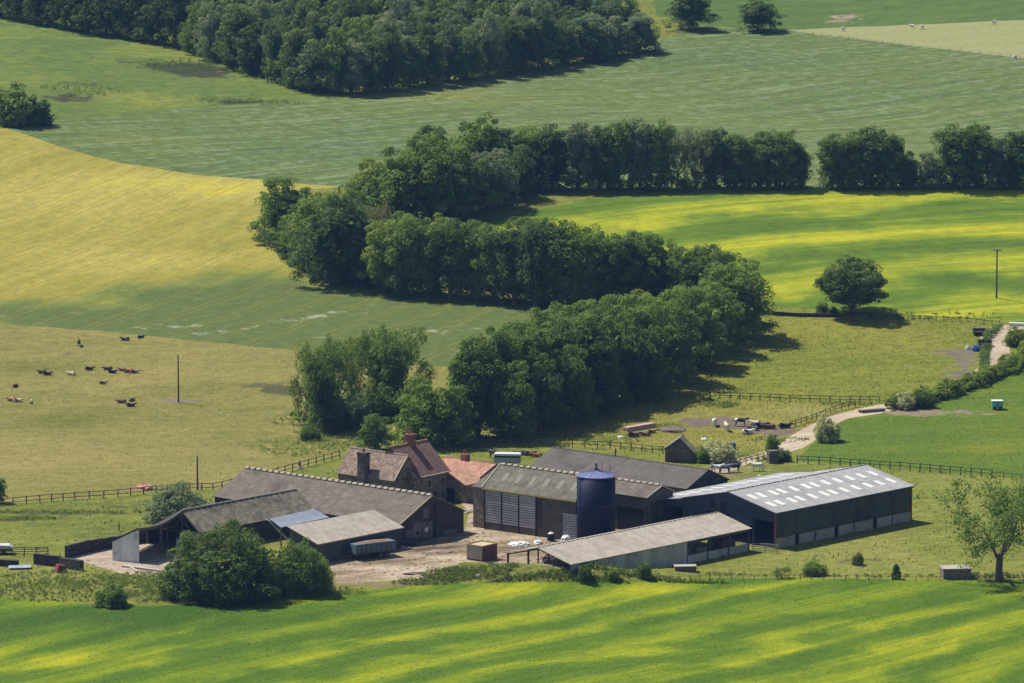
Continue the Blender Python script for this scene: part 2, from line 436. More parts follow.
# painted-on growth and wear of the ground: channel 0 second crop colour, 1 bare soil, 2 rough dark growth
BLOBS = {
 'farmyard': [(0, 430, 548, 34, 4, -.6), (0, 400, 562, 40, 3, -.45), (0, 380, 568, 30, 2, .4), (0, 450, 566, 30, 2, .5), (0, 440, 557, 50, 1.5, .5), (0, 500, 548, 30, 2, -.3), (0, 480, 540, 12, 8, .4), (0, 530, 537, 40, 4, .4), (0, 470, 560, 40, 5, .3), (0, 410, 571, 50, 4, .25), (0, 360, 575, 30, 6, -.3), (2, 445, 553, 22, 1.5, .6), (2, 420, 543, 26, 1.5, .7), (2, 395, 574, 20, 2, .5), (0, 466, 510, 10, 14, .4), (2, 550, 562, 30, 2, .4)],
 'dry_pasture': [(1, 178, 401, 22, 2.5, 1.1), (1, 330, 390, 30, 5, .7), (1, 265, 386, 14, 2, .6), (2, 284, 391, 24, 4, 1.7), (2, 262, 385, 18, 2, 1.2), (1, 143, 489, 22, 2, .6), (0, 60, 365, 70, 6, -.25), (0, 190, 370, 90, 14, .25), (0, 120, 460, 150, 18, .2), (0, 60, 420, 60, 12, -.3), (0, 250, 440, 60, 10, -.2),
                 (1, 125, 408, 12, 2, .5)],
 'barley_field': [(0, 330, 330, 190, 26, .95), (0, 150, 322, 150, 9, .9), (0, 250, 300, 90, 14, .6), (0, 480, 330, 120, 35, .95), (0, 270, 285, 50, 10, .25), (0, 215, 245, 14, 6, .35), (0, 200, 300, 60, 8, .3), (0, 60, 200, 120, 20, -.2), (0, 230, 190, 60, 8, -.35), (0, 150, 180, 100, 8, -.25), (0, 130, 260, 140, 12, -.15), (0, 30, 305, 60, 6, .3), (0, 235, 275, 60, 10, .2), (0, 160, 295, 60, 7, .25), (0, 60, 314, 80, 4, .3)]+[(2, 205+19*k, 334-3.1*k, 13, 1.3, .75) for k in range(11)]+[(2, 320+26*k, 338-2*k+3*(k % 2), 20, 1.6, .5) for k in range(8)]+[(2, 150+15*k, 328-k, 14, 1.2, .5) for k in range(4)],
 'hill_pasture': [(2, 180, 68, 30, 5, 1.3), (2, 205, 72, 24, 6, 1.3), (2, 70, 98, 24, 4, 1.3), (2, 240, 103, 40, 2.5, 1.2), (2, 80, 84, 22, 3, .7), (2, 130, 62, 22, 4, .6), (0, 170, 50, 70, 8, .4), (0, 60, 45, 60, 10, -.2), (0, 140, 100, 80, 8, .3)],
 'upper_field': [(0, 130, 140, 60, 9, .25), (0, 350, 150, 160, 16, -.25), (0, 450, 95, 120, 8, .35), (0, 950, 165, 100, 10, .3), (0, 740, 60, 120, 10, -.2), (0, 210, 152, 16, 4, .35)],
 'hilltop_field': [(1, 845, 16, 16, 4, .8), (1, 836, 22, 20, 3, .6)],
 'meadow': [(1, 965, 360, 12, 12, .9), (1, 945, 352, 22, 3, .7), (1, 960, 375, 16, 8, .8), (1, 975, 330, 12, 3, .7), (1, 910, 369, 8, 2, .6), (0, 800, 330, 90, 8, .25), (0, 900, 345, 60, 8, .25), (0, 880, 395, 60, 4, -.2)],
 'cattle_paddock': [(1, 745, 424, 34, 6, 1.0), (1, 780, 433, 26, 5, .9), (1, 700, 422, 26, 7, .8), (1, 650, 434, 24, 5, .5), (2, 720, 405, 20, 3, .8), (2, 670, 430, 12, 4, .7), (2, 560, 435, 60, 6, .4), (1, 785, 400, 8, 1.5, .6), (0, 620, 415, 40, 8, .25), (0, 800, 410, 40, 4, .25)],
 'lane_field': [(1, 905, 412, 36, 3.5, 1.05), (1, 955, 413, 36, 2.2, .9), (0, 980, 445, 60, 8, .25), (0, 860, 430, 40, 8, -.15)],
 'pasture': [(1, 730, 475, 30, 3, .8), (1, 720, 470, 30, 3, .6), (2, 60, 513, 90, 2.2, 1.), (2, 20, 519, 30, 2.5, 1.), (2, 120, 506, 40, 2., .8), (0, 120, 530, 90, 8, -.3), (1, 560, 566, 40, 2, .4), (2, 850, 560, 40, 3, .45), (1, 375, 585, 50, 6, .7), (1, 330, 578, 30, 6, .7), (2, 470, 570, 50, 6, .5), (2, 150, 585, 70, 5, .5), (1, 120, 590, 20, 3, .35), (1, 135, 592, 20, 3, .5), (0, 900, 560, 120, 10, .2), (0, 840, 540, 80, 6, .25), (2, 290, 440, 40, 8, .4), (1, 40, 563, 40, 3, .5), (0, 560, 460, 90, 8, -.2)],
 'crop_field': [(0, 100, 620, 260, 9, -.4), (0, 60, 640, 200, 12, -.2), (0, 850, 640, 120, 10, .25), (0, 960, 600, 60, 6, -.25), (0, 100, 612, 140, 6, -.6), (0, 60, 660, 120, 10, .25), (0, 640, 590, 200, 3, .25)],
}
def paint_of(zone, X, Y):
    out = np.zeros((len(X), 4)); out[:, 3] = 1
    for ch, px, py, rx, ry, st in BLOBS.get(zone, []):
        p = gp(px, py); q = gp(px, py-ry); s = ppm(p)
        out[:, ch] += st*np.exp(-((X-p.x)/(rx/s))**2-((Y-p.y)/max(1., q.y-p.y))**2)
    return out

YEL = [(.0, (0.052, 0.096, 0.010)), (.35, (0.094, 0.151, 0.010)), (.62, (0.19, 0.225, 0.012)), (1., (0.345, 0.338, 0.013))]
FM = {
 'crop_field': field_mat('near_crop', [(.0, (0.044, 0.092, 0.008)), (.4, (0.078, 0.138, 0.008)), (.68, (0.165, 0.215, 0.008)), (1., (0.34, 0.33, 0.01))], 48, 15, .2, (90, 5), .22, .14, .12, dist=4., fsc=.8),
 'pasture': field_mat('pasture_grass', [(.0, (0.071, 0.092, 0.015)), (.5, (0.142, 0.155, 0.024)), (1., (0.207, 0.204, 0.055))], 20, 30, .04, (8, 4), .26, .3, .3),
 'dry_pasture': field_mat('dry_grass', [(.0, (0.098, 0.112, 0.016)), (.45, (0.176, 0.162, 0.042)), (1., (0.25, 0.208, 0.066))], 8, 23, .05, (12, 3.5), .22, .25, .21, fsc=.45, soil=(0.177, 0.132, 0.109)),
 'barley_field': field_mat('barley', [(.0, (0.41, 0.345, 0.028)), (.3, (0.310, 0.271, 0.061)), (.52, (0.238, 0.212, 0.034)), (.74, (0.128, 0.156, 0.03)), (1., (0.083, 0.111, 0.028))], 62, 9, .05, (24, 3), .1, .08, .2, fsc=.35, dark=(.26, .28, .19), tram=9),
 'upper_field': field_mat('upper_crop', [(.0, (0.062, 0.1, 0.037)), (.5, (0.092, 0.126, 0.031)), (1., (0.142, 0.157, 0.027))], 30, 13, .09, (34, 1.8), .24, .16, .24, fsc=.3, tram=14, pale=(.17, .22, .145)),
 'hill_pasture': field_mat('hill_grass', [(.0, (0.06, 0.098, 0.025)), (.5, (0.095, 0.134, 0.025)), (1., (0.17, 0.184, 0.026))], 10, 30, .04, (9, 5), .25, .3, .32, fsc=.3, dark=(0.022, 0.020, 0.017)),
 'stubble_strip': field_mat('stubble', [(.0, (0.2, 0.21, 0.085)), (1., (0.27, 0.27, 0.115))], 10, 12, .08, (14, 3), .15, .15, .1),
 'hilltop_field': field_mat('hilltop_crop', [(.0, (0.050, 0.090, 0.021)), (1., (0.085, 0.131, 0.026))], 15, 12, .14, (26, 4), .2, .2, .2, fsc=.25, soil=(0.252, 0.190, 0.130)),
 'rape_field': field_mat('flowering_crop', YEL, 20, 30, .3, (60, 5), .28, .16, .2, dist=2.4, fsc=.35),
 'meadow': field_mat('meadow_grass', [(.0, (0.085, 0.115, 0.015)), (.5, (0.139, 0.155, 0.019)), (1., (0.203, 0.189, 0.030))], 8, 14, .06, (12, 3), .22, .25, .28, fsc=.4, soil=(0.153, 0.121, 0.100)),
 'cattle_paddock': field_mat('paddock_grass', [(.0, (0.099, 0.118, 0.019)), (.5, (0.184, 0.175, 0.028)), (1., (0.225, 0.212, 0.070))], 10, 20, .04, (8, 4), .22, .3, .26, soil=(0.144, 0.106, 0.090)),
 'lane_field': field_mat('lane_crop', [(.0, (0.061, 0.109, 0.012)), (.6, (0.093, 0.140, 0.013)), (1., (0.162, 0.179, 0.017))], 14, 16, .08, (16, 4),   .22, .2, .15, soil=(0.221, 0.165, 0.120)),
 'farmyard': field_mat('yard_dirt', [(.0, (0.125, 0.09, 0.055)), (.5, (0.29, 0.22, 0.14)), (1., (0.45, 0.37, 0.26))], 25, 6, .08, (9, 2.2), .38, .36, .26, bump=1., dark=(.12, .088, .062)),
 'cattle_yard': field_mat('cattle_yard_dirt', [(.0, (.22, .16, .115)), (1., (.44, .36, .28))], 25, 9, .06, (8, 4), .3, .3, .2),
 'farm_lane': field_mat('lane_dirt', [(.0, (.25, .19, .13)), (1., (.5, .41, .31))], 35, 7, .06, (8, 3), .25, .25, .18),
}

def grid(x0, x1, y0, y1, sx, sy):
    xs = np.arange(x0, x1+.1, sx); ys = np.arange(y0, y1+.1, sy)
    X, Y = np.meshgrid(xs, ys)
    X = X+rng.uniform(-.2, .2, X.shape)*sx; Y = Y+rng.uniform(-.2, .2, Y.shape)*sy
    return np.stack([X.ravel(), Y.ravel()], 1)
def outside(P, x0, x1, y0, y1):
    return P[~((P[:, 0] > x0) & (P[:, 0] < x1) & (P[:, 1] > y0) & (P[:, 1] < y1))]
g1 = grid(-95, 105, 846, 1110, 2.6, 2.6)
g2 = outside(grid(-170, 170, 745, 1660, 5, 5), -97, 107, 844, 1112)
g3 = outside(grid(-700, 700, -150, 2600, 50, 50), -173, 173, 742, 1663)
pts = np.concatenate([g1, g2, g3, [(-700, -150), (700, -150), (700, 2600), (-700, 2600)]])
vin = [Vector(p) for p in pts]
edges = []
for nm, _ in ZP:
    i0 = len(vin); pl = ZW[nm]
    vin += [Vector(p) for p in pl]
    edges += [(i0+k, i0+(k+1) % len(pl)) for k in range(len(pl))]
vo, eo, fo, _, _, _ = delaunay_2d_cdt(vin, edges, [], 0, 1e-4)
VO = np.array([tuple(v) for v in vo]); FO = np.array([tuple(f) for f in fo])
cen = VO[FO].mean(axis=1)
owner = np.full(len(FO), -1)
for i, (nm, _) in enumerate(ZP):
    ins = inside(ZW[nm], cen[:, 0], cen[:, 1])
    owner[(owner < 0) & ins] = i
ZO = hgt(VO[:, 0], VO[:, 1])
ZTRI = {}
for i, nm in [(-1, 'pasture')]+[(i, z[0]) for i, z in enumerate(ZP)]:
    F = FO[owner == i]
    if not len(F): continue
    used, inv = np.unique(F, return_inverse=True)
    F2 = inv.reshape(F.shape)
    V = np.column_stack([VO[used], ZO[used]])
    a, b, c = V[F2[:, 0]], V[F2[:, 1]], V[F2[:, 2]]
    flip = np.cross(b-a, c-a)[:, 2] < 0
    F2[flip] = F2[flip][:, ::-1]
    me = npmesh(nm, V, F2)
    pc = paint_of(nm, V[:, 0], V[:, 1])
    at = me.color_attributes.new('paint', 'FLOAT_COLOR', 'POINT')
    at.data.foreach_set('color', pc.astype(np.float32).ravel())
    me.shade_smooth()
    o = link(nm, me, FM[nm]); o['kind'] = 'structure'
    ZTRI[nm] = (V, F2, pc)

def scatter(zone, n, box=None):
    """n random points on a zone, with the ground's paint"""
    V, F, pc = ZTRI[zone]
    A, B, D = V[F[:, 0]], V[F[:, 1]], V[F[:, 2]]
    ce = (A+B+D)/3
    ar = np.linalg.norm(np.cross(B-A, D-A), axis=1)
    ok = (np.abs(ce[:, 0]) < ce[:, 1]*.0985+3) & (ce[:, 1] > 762)
    ar = ar*ok
    i = rng.choice(len(F), n, p=ar/ar.sum())
    r1, r2 = np.sqrt(rng.random(n)), rng.random(n)
    w = np.stack([1-r1, r1*(1-r2), r1*r2], 1)[:, :, None]
    P = (np.stack([A[i], B[i], D[i]], 1)*w).sum(1)
    K = (pc[F[i]]*w).sum(1)
    return P, K

def blade_mat(m):
    c = m.copy(); c.name = m.name+'_blades'; n = c.node_tree.nodes; l = c.node_tree.links
    p = next(q for q in n if q.type == 'BSDF_PRINCIPLED'); o = next(q for q in n if q.type == 'OUTPUT_MATERIAL')
    src = p.inputs['Base Color'].links[0].from_socket
    d = n.new('ShaderNodeBsdfDiffuse'); tr = n.new('ShaderNodeBsdfTranslucent'); mx = n.new('ShaderNodeMixShader')
    l.new(src, d.inputs[0]); l.new(src, tr.inputs[0]); mx.inputs[0].default_value = .5
    l.new(d.outputs[0], mx.inputs[1]); l.new(tr.outputs[0], mx.inputs[2]); l.new(mx.outputs[0], o.inputs[0])
    return c

def tufts(name, zone, n, h, w, lean=.5):
    """upright blades all over a zone: a crop or sward nobody could count; takes the colour of the ground it grows on"""
    P, K = scatter(zone, n)
    keep = K[:, 1] < .25
    P, K = P[keep], K[keep]; n = len(P)
    a = rng.uniform(0, 2*PI, n)
    hh = h*rng.uniform(.5, 1.3, n); ww = w*rng.uniform(.6, 1.4, n)
    d = np.stack([np.cos(a), np.sin(a), np.zeros(n)], 1)*ww[:, None]
    b = rng.uniform(0, 2*PI, n)
    top = P+np.stack([np.cos(b)*lean*hh, np.sin(b)*lean*hh, hh], 1)
    P = P-np.array([0, 0, .03])
    V = np.stack([P-d, P+d, top+d*.35, top-d*.35], 1).reshape(-1, 3)
    me = npmesh(name, V, np.arange(4*n).reshape(-1, 4))
    at = me.color_attributes.new('paint', 'FLOAT_COLOR', 'POINT')
    at.data.foreach_set('color', np.repeat(K, 4, axis=0).astype(np.float32).ravel())
    me.shade_smooth()
    nn = np.array([0, 0, 1.])+rng.normal(0, .33, (n, 3)); nn /= np.linalg.norm(nn, axis=1, keepdims=True)
    me.normals_split_custom_set_from_vertices(np.repeat(nn, 4, axis=0).tolist())
    o = link(name, me, blade_mat(FM[zone])); tag(o, kind='stuff')
    return o
tufts('crop_stalks', 'crop_field', 80000, .07, .08)
tufts('pasture_grass', 'pasture', 110000, .3, .12)
tufts('dry_grass', 'dry_pasture', 36000, .08, .09)
tufts('paddock_grass', 'cattle_paddock', 9000, .12, .1)
tufts('meadow_grass', 'meadow', 12000, .12, .12)
tufts('lane_field_grass', 'lane_field', 12000, .08, .1)

# ------------------------------------------------------------------ foliage
LM = {
 'dark': leaf_mat('leaf_dark', (0.068, 0.134, 0.040), (0.147, 0.230, 0.055)),
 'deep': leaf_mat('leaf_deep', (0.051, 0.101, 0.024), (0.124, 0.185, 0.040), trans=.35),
 'mid': leaf_mat('leaf_mid', (0.102, 0.185, 0.042), (0.203, 0.291, 0.055)),
 'bright': leaf_mat('leaf_bright', (0.141, 0.235, 0.040), (0.271, 0.347, 0.057)),
 'yellow': leaf_mat('leaf_yellow', (0.169, 0.246, 0.040), (0.305, 0.358, 0.061)),
 'grey': leaf_mat('leaf_grey', (0.181, 0.235, 0.143), (0.294, 0.347, 0.209)),
 'brown': leaf_mat('leaf_brown', (0.158, 0.151, 0.077), (0.249, 0.235, 0.110)),
 'may': leaf_mat('leaf_may', (0.136, 0.202, 0.044), (0.226, 0.280, 0.066), flower=(0.621, 0.616, 0.352), flower_amt=.46),
 'blue': leaf_mat('leaf_blue', (0.096, 0.168, 0.077), (0.181, 0.263, 0.110)),
 'weed': leaf_mat('leaf_weed', (0.096, 0.151, 0.033), (0.181, 0.224, 0.055), trans=.4),
}
BARK = plain('bark', (.12, .095, .07), .95, .4, 2.5, .6)
PALEBARK = plain('pale_bark', (.2, .17, .13), .95, .4, 2.5, .6)

def leaf_quads(cen, nrm, size, aspect=.7):
    n = len(cen)
    nrm = nrm/np.maximum(1e-6, np.linalg.norm(nrm, axis=1, keepdims=True))
    r = rng.normal(size=(n, 3))
    a = np.cross(nrm, r); a /= np.maximum(1e-6, np.linalg.norm(a, axis=1, keepdims=True))
    b = np.cross(nrm, a)
    s = size[:, None]
    V = np.stack([cen-a*s, cen-b*s*aspect, cen+a*s, cen+b*s*aspect], 1).reshape(-1, 3)
    return V

def clumps(cc, cr, per, leaf, updown=.25, jitter=.3):
    """leaves round clump centres cc (k,3) of radius cr (k,), more on the upper outer side"""
    k = len(cc)
    idx = np.repeat(np.arange(k), per)
    d = rng.normal(size=(len(idx), 3)); d[:, 2] += updown
    d /= np.linalg.norm(d, axis=1, keepdims=True)
    rad = cr[idx]*rng.uniform(.82, 1.08, len(idx))
    P = cc[idx]+d*rad[:, None]*np.array([1, 1, .8])
    N = d+rng.normal(size=d.shape)*jitter
    N[:, 2] += .12
    return leaf_quads(P, N, leaf*rng.uniform(.6, 1.25, len(idx)))

def limb(mb, p, d, L, r, depth, tips, spread=.6, up=.15, wob=.12):
    """a tapering branch that forks"""
    P = [Vector(p)]; rr = [r]; n = 4
    d = Vector(d).normalized()
    for i in range(n):
        d = (d+Vector(rng.normal(size=3))*wob+Vector((0, 0, up*.3))).normalized()
        P.append(P[-1]+d*L/n); rr.append(r*(1-.55*(i+1)/n))
    mb.tube(P, rr, 5, cap=False)
    tips.append((P[-1], depth)); tips.append((P[-2], depth))
    if depth > 0:
        for j in range(2 if depth < 3 else 3):
            dd = (d+Vector(rng.normal(size=3))*spread).normalized()
            k = random.choice([2, 3, 4])
            limb(mb, P[k], dd, L*random.uniform(.6, .85), rr[k]*.75, depth-1, tips, spread, up, wob)

def proto_tree(kind, seed):
    """trunk mesh and crown mesh, foot at the origin; returns also height and width"""
    global rng
    rng = np.random.default_rng(seed); random.seed(seed)
    mb = MB(); tips = []
    V = []
    if kind in ('round', 'tall', 'field'):
        Hh, W, base = {'round': (12., 11.5, .0), 'tall': (13., 7.8, .05), 'field': (11., 12.5, .17)}[kind]
        nl = {'round': 13, 'tall': 11, 'field': 14}[kind]
        lobes = []
        for i in range(nl):
            t = (i+.5)/nl
            z = Hh*(base+(1-base)*(.1+.74*t))
            prof = math.sin(PI*min(1, (.3+.67*t)))**.7 if kind != 'tall' else (math.sin(PI*(.22+.68*t))**.6)
            rad = W/2*.58*prof*rng.uniform(.7, 1.05); a = i*2.4+rng.uniform(-.5, .5)
            lr = W*.25*rng.uniform(.75, 1.2)
            lobes.append((np.array([rad*math.cos(a), rad*math.sin(a), z]), lr))
        lobes.append((np.array([rng.uniform(-.6, .6), rng.uniform(-.6, .6), Hh*.84]), W*.23))
        lobes.append((np.array([0, 0, Hh*.55]), W*.3))
        cc, cr = [], []
        for c, lr in lobes:
            m = int(9*(lr/(W*.25))**2)
            d = rng.normal(size=(m, 3)); d[:, 2] += .25; d /= np.linalg.norm(d, axis=1, keepdims=True)
            cc.append(c+d*lr*rng.uniform(.75, 1.05, (m, 1))*np.array([1, 1, .9])); cr.append(rng.uniform(.6, 1.4, m))
        if kind == 'field':
            m = 210
            d = rng.normal(size=(m, 3)); d /= np.linalg.norm(d, axis=1, keepdims=True)
            q_ = d*rng.uniform(.72, .95, (m, 1))*(1+.2*np.sin(3*np.arctan2(d[:, 1:2], d[:, :1])+seed)*np.cos(4*d[:, 2:3]+seed))*np.array([W*.45, W*.45, Hh*.38])+np.array([0, 0, Hh*.57])
            q_ = q_[rng.random(m) < .85]; m = len(q_)
            cc, cr = [q_], [rng.uniform(.6, 1.2, m)]
        cc = np.concatenate(cc); cr = np.concatenate(cr)
        ok = cc[:, 2] > max(Hh*base*.8, .5)
        cc, cr = cc[ok], cr[ok]
        V = clumps(cc, cr, 110, .185)
        # a looser scatter inside so that the crown is not hollow
        m = 1400
        q = np.clip(rng.normal(size=(m, 3)), -1.5, 1.5)*np.array([W*.17, W*.17, Hh*.17])+np.array([0, 0, Hh*.5])
        V = np.concatenate([V, leaf_quads(q, rng.normal(size=(m, 3)), rng.uniform(.3, .5, m))])
        tr = .028*Hh
        mb.tube([(0, 0, -.4), (.02, .05, .35), (.1, -.05, Hh*.18), (-.1, .1, Hh*.4), (.1, 0, Hh*.62)], [tr*1.7, tr*1.15, tr, tr*.75, tr*.35], 8)
        for c, lr in lobes[:-1]:
            z0 = min(Hh*.5, max(Hh*.12, c[2]-W*.28))
            p0 = Vector((.05, 0, z0)); p1 = Vector(c)
            mb.tube([p0, p0.lerp(p1, .5)+Vector((0, 0, -.3)), p1], [tr*.5, tr*.34, tr*.12], 5, cap=False)
    elif kind in ('sparse', 'bare'):
        Hh, W = 11., 10.
        tr = .3
        P = [Vector((0, 0, -.4)), Vector((.1, .05, .8)), Vector((.05, 0, 2.6))]
        mb.tube(P, [tr*1.5, tr*1.1, tr], 7)
        for i in range(6):
            a = i*1.1+rng.uniform(-.3, .3)
            e = rng.uniform(.4, 1.4)
            limb(mb, (.05, 0, 1.7+.15*i), (math.cos(a), math.sin(a), e), 3.3, tr*.5, 4, tips, .62, .22, .15)
        tp = np.array([tuple(p) for p, d in tips if d <= (2 if kind == 'bare' else 1)])
        if kind == 'bare':
            tp = tp[rng.random(len(tp)) < .8]; per, lf, rr = 18, .12, (.3, .75)
        else:
            tp = tp[rng.random(len(tp)) < .55]; per, lf, rr = 26, .15, (.5, .9)
        V = clumps(tp+rng.normal(size=tp.shape)*.25, rng.uniform(*rr, len(tp)), per, lf)
    elif kind in ('bush', 'cone', 'willow', 'dome'):
        Hh, W = {'bush': (4., 5.), 'cone': (3., 1.8), 'willow': (6., 9.), 'dome': (13., 18.)}[kind]
        if kind == 'cone':
            t = rng.random(60)**.8
            a = rng.uniform(0, 2*PI, 60); r = W/2*.8*(1-t)**.8
            cc = np.stack([r*np.cos(a), r*np.sin(a), .2+t*Hh*.9], 1); cr = rng.uniform(.2, .4, 60)
            V = clumps(cc, cr, 40, .13)
        else:
            m = {'bush': 80, 'willow': 190, 'dome': 560}[kind]
            d = rng.normal(size=(m, 3)); d[:, 2] = np.abs(d[:, 2])*1.1-.15; d /= np.linalg.norm(d, axis=1, keepdims=True)
            rr = rng.uniform(.62 if kind != 'dome' else .75, 1., (m, 1))*(1+(.18 if kind != 'dome' else .1)*np.sin(3*np.arctan2(d[:, 1:2], d[:, :1])+seed)+(.13*np.sin(5*d[:, 2:3]+2*d[:, :1]*3+seed)*np.sin(4*d[:, 1:2]-seed) if kind == 'dome' else 0))
            cc = d*rr*np.array([W/2, W/2, Hh*.85])+np.array([0, 0, Hh*.12])
            cc = cc[cc[:, 2] > (.1 if kind != 'dome' else 1.3)]; cc = cc[rng.random(len(cc)) < (1 if kind != 'dome' else .8)]; cr = rng.uniform(.35, .8, len(cc))*(1 if kind != 'dome' else 1.9)
            V = clumps(cc, cr, 80, {'bush': .13, 'willow': .14, 'dome': .2}[kind])
            nq = 700 if kind != 'dome' else 4000
            q = np.clip(rng.normal(size=(nq, 3)), -1.4, 1.4)*np.array([W*.24, W*.24, Hh*.22])+np.array([0, 0, Hh*.35]); q[:, 2] = np.abs(q[:, 2])
            V = np.concatenate([V, leaf_quads(q, rng.normal(size=(nq, 3)), rng.uniform(.2, .4, nq)*(1 if kind != 'dome' else 1.3))])
        for i in range(5 if kind != 'cone' else 1):
            a = i*1.3
            mb.tube([(.1*math.cos(a), .1*math.sin(a), -.2), (W*.1*math.cos(a), W*.1*math.sin(a), Hh*.35), (W*.22*math.cos(a)*(kind != 'cone'), W*.22*math.sin(a)*(kind != 'cone'), Hh*.75)], [.14, .09, .03], 5)
    cm = npmesh('crown', V, np.arange(len(V)).reshape(-1, 4))
    tm = bpy.data.meshes.new('trunk'); tm.from_pydata(mb.v, [], mb.f); tm.update()
    cm.materials.append(LM['mid']); tm.materials.append(BARK)
    hi = float(np.quantile(V[:, 2], .997)); wi = float(np.quantile(np.abs(V[:, 0]), .99)*2)
    return tm, cm, hi, wi

PROTO = {}
for kd, ns in (('round', 5), ('tall', 5), ('field', 2), ('sparse', 2), ('bare', 1), ('bush', 3), ('cone', 1), ('willow', 1), ('dome', 2)):
    PROTO[kd] = [proto_tree(kd, 100*ns+11*i+hash(len(kd)*7) % 50) for i in range(ns)]
rng = np.random.default_rng(99); random.seed(99)

_tc = [0]
def tree(px, py, top, w, kind, tint, label, cat='tree', group=None, name=None, var=None, rot=None):
    _tc[0] += 1
    p = gp(px, py); s = ppm(p)
    pr = PROTO[kind][(var if var is not None else _tc[0]) % len(PROTO[kind])]
    hm = (py-top)/s/math.cos(PITCH); wm = w/s
    o = thing(name or ('shrub' if kind in ('bush', 'cone') else 'broadleaf_tree'), label, cat, p, rot if rot is not None else rng.uniform(0, 2*PI), group)
    o.scale = (wm/pr[3], wm/pr[3], hm/pr[2])
    t = link('trunk', pr[0], None, o)
    c = link('crown', pr[1], None, o)
    c.material_slots[0].link = 'OBJECT'; c.material_slots[0].material = LM[tint]
    return o

ORD = ['first', 'second', 'third', 'fourth', 'fifth', 'sixth', 'seventh', 'eighth', 'ninth', 'tenth', 'eleventh', 'twelfth', 'thirteenth', 'fourteenth', 'fifteenth', 'sixteenth', 'seventeenth', 'eighteenth', 'nineteenth', 'twentieth', 'twenty-first', 'twenty-second', 'twenty-third', 'twenty-fourth', 'twenty-fifth', 'twenty-sixth', 'twenty-seventh', 'twenty-eighth', 'twenty-ninth', 'thirtieth', 'thirty-first', 'thirty-second', 'thirty-third', 'thirty-fourth', 'thirty-fifth', 'thirty-sixth']
TN = {'dark': 'dark green', 'mid': 'green', 'bright': 'bright green', 'yellow': 'yellow-green', 'grey': 'grey-green', 'brown': 'brownish', 'may': 'white-flowered', 'blue': 'bluish green', 'weed': 'green', 'deep': 'dark green'}
def row(items, where, group):
    """trees of one row, named by their order along it from the left"""
    items = sorted(items, key=lambda q: q[0])
    for i, (px, py, top, w, kind, tint) in enumerate(items):
        tree(px, py, top, w, kind, tint, f'{TN[tint]} tree, {ORD[i]} from left {where}', 'tree', group)

# the far row between the upper field and the flowering crop
row([(530, 189, 128, 40, 'tall', 'mid'), (553, 190, 125, 40, 'tall', 'dark'), (578, 190, 122, 42, 'tall', 'grey'), (600, 190, 126, 34, 'tall', 'blue'), (619, 190, 122, 34, 'tall', 'mid'), (640, 189, 119, 32, 'tall', 'grey'), (660, 189, 121, 32, 'tall', 'mid'),
     (678, 189, 127, 32, 'sparse', 'grey'), (696, 189, 130, 34, 'sparse', 'brown'), (715, 188, 129, 36, 'tall', 'blue'), (735, 188, 134, 34, 'tall', 'mid'), (750, 188, 138, 30, 'tall', 'mid'), (768, 188, 131, 40, 'tall', 'dark'), (785, 188, 131, 36, 'tall', 'mid'), (799, 188, 144, 26, 'tall', 'blue')],
    'in the far row behind the yellow-green crop', 'trees of the far row behind the yellow-green crop')
row([(832, 188, 134, 34, 'tall', 'dark'), (851, 188, 132, 36, 'tall', 'mid'), (871, 188, 127, 40, 'tall', 'dark'), (892, 188, 134, 34, 'tall', 'mid'), (908, 188, 151, 26, 'round', 'dark'), (928, 188, 152, 32, 'round', 'grey'), (955, 188, 125, 44, 'tall', 'dark'),
     (976, 188, 124, 44, 'tall', 'mid'), (1000, 188, 139, 32, 'round', 'grey'), (1017, 189, 132, 38, 'tall', 'dark'), (1042, 189, 134, 38, 'tall', 'mid')],
    'after the gap in the far row', 'trees of the far row after its gap')
# the rounded group where the rows meet
row([(372, 217, 158, 48, 'round', 'yellow'), (398, 221, 148, 70, 'round', 'mid'), (432, 219, 136, 66, 'round', 'bright'), (428, 198, 126, 56, 'round', 'dark'), (462, 216, 146, 62, 'round', 'dark'), (480, 192, 115, 62, 'round', 'mid'), (492, 209, 150, 58, 'round', 'grey'), (516, 198, 145, 46, 'round', 'dark'), (500, 190, 128, 50, 'tall', 'blue')],
    'in the rounded group left of the far row', 'trees of the rounded group beside the far row')
row([(283, 240, 177, 68, 'round', 'mid'), (318, 268, 194, 66, 'round', 'bright'), (335, 284, 196, 74, 'round', 'dark'), (356, 282, 208, 56, 'round', 'mid'), (374, 268, 204, 46, 'sparse', 'brown'), (350, 240, 182, 50, 'round', 'mid'), (300, 256, 206, 46, 'round', 'dark')],
    'in the group at the corner of the yellow field', 'trees at the corner of the yellow field')
# the long row along the lower edge of the valley
row([(385, 293, 222, 46, 'tall', 'bright'), (406, 295, 217, 44, 'tall', 'mid'), (428, 296, 219, 44, 'tall', 'mid'), (450, 298, 220, 44, 'tall', 'dark'), (472, 299, 222, 42, 'tall', 'mid'), (494, 302, 226, 42, 'tall', 'mid'), (514, 304, 222, 46, 'tall', 'dark'), (536, 307, 220, 50, 'tall', 'dark'), (560, 308, 221, 48, 'tall', 'mid'), (582, 308, 228, 44, 'tall', 'bright'),
     (604, 307, 234, 46, 'tall', 'mid'), (628, 306, 236, 46, 'tall', 'dark'), (650, 304, 234, 50, 'round', 'mid'), (668, 300, 241, 44, 'round', 'bright'), (690, 308, 246, 60, 'round', 'mid'), (712, 312, 245, 50, 'round', 'dark'), (400, 272, 212, 46, 'round', 'mid'), (440, 278, 216, 46, 'round', 'bright'), (485, 286, 222, 46, 'round', 'mid'), (530, 292, 218, 50, 'round', 'mid'), (590, 294, 226, 50, 'round', 'mid'), (640, 294, 232, 46, 'round', 'dark')],
    'in the middle row along the stream', 'trees of the middle row along the stream')
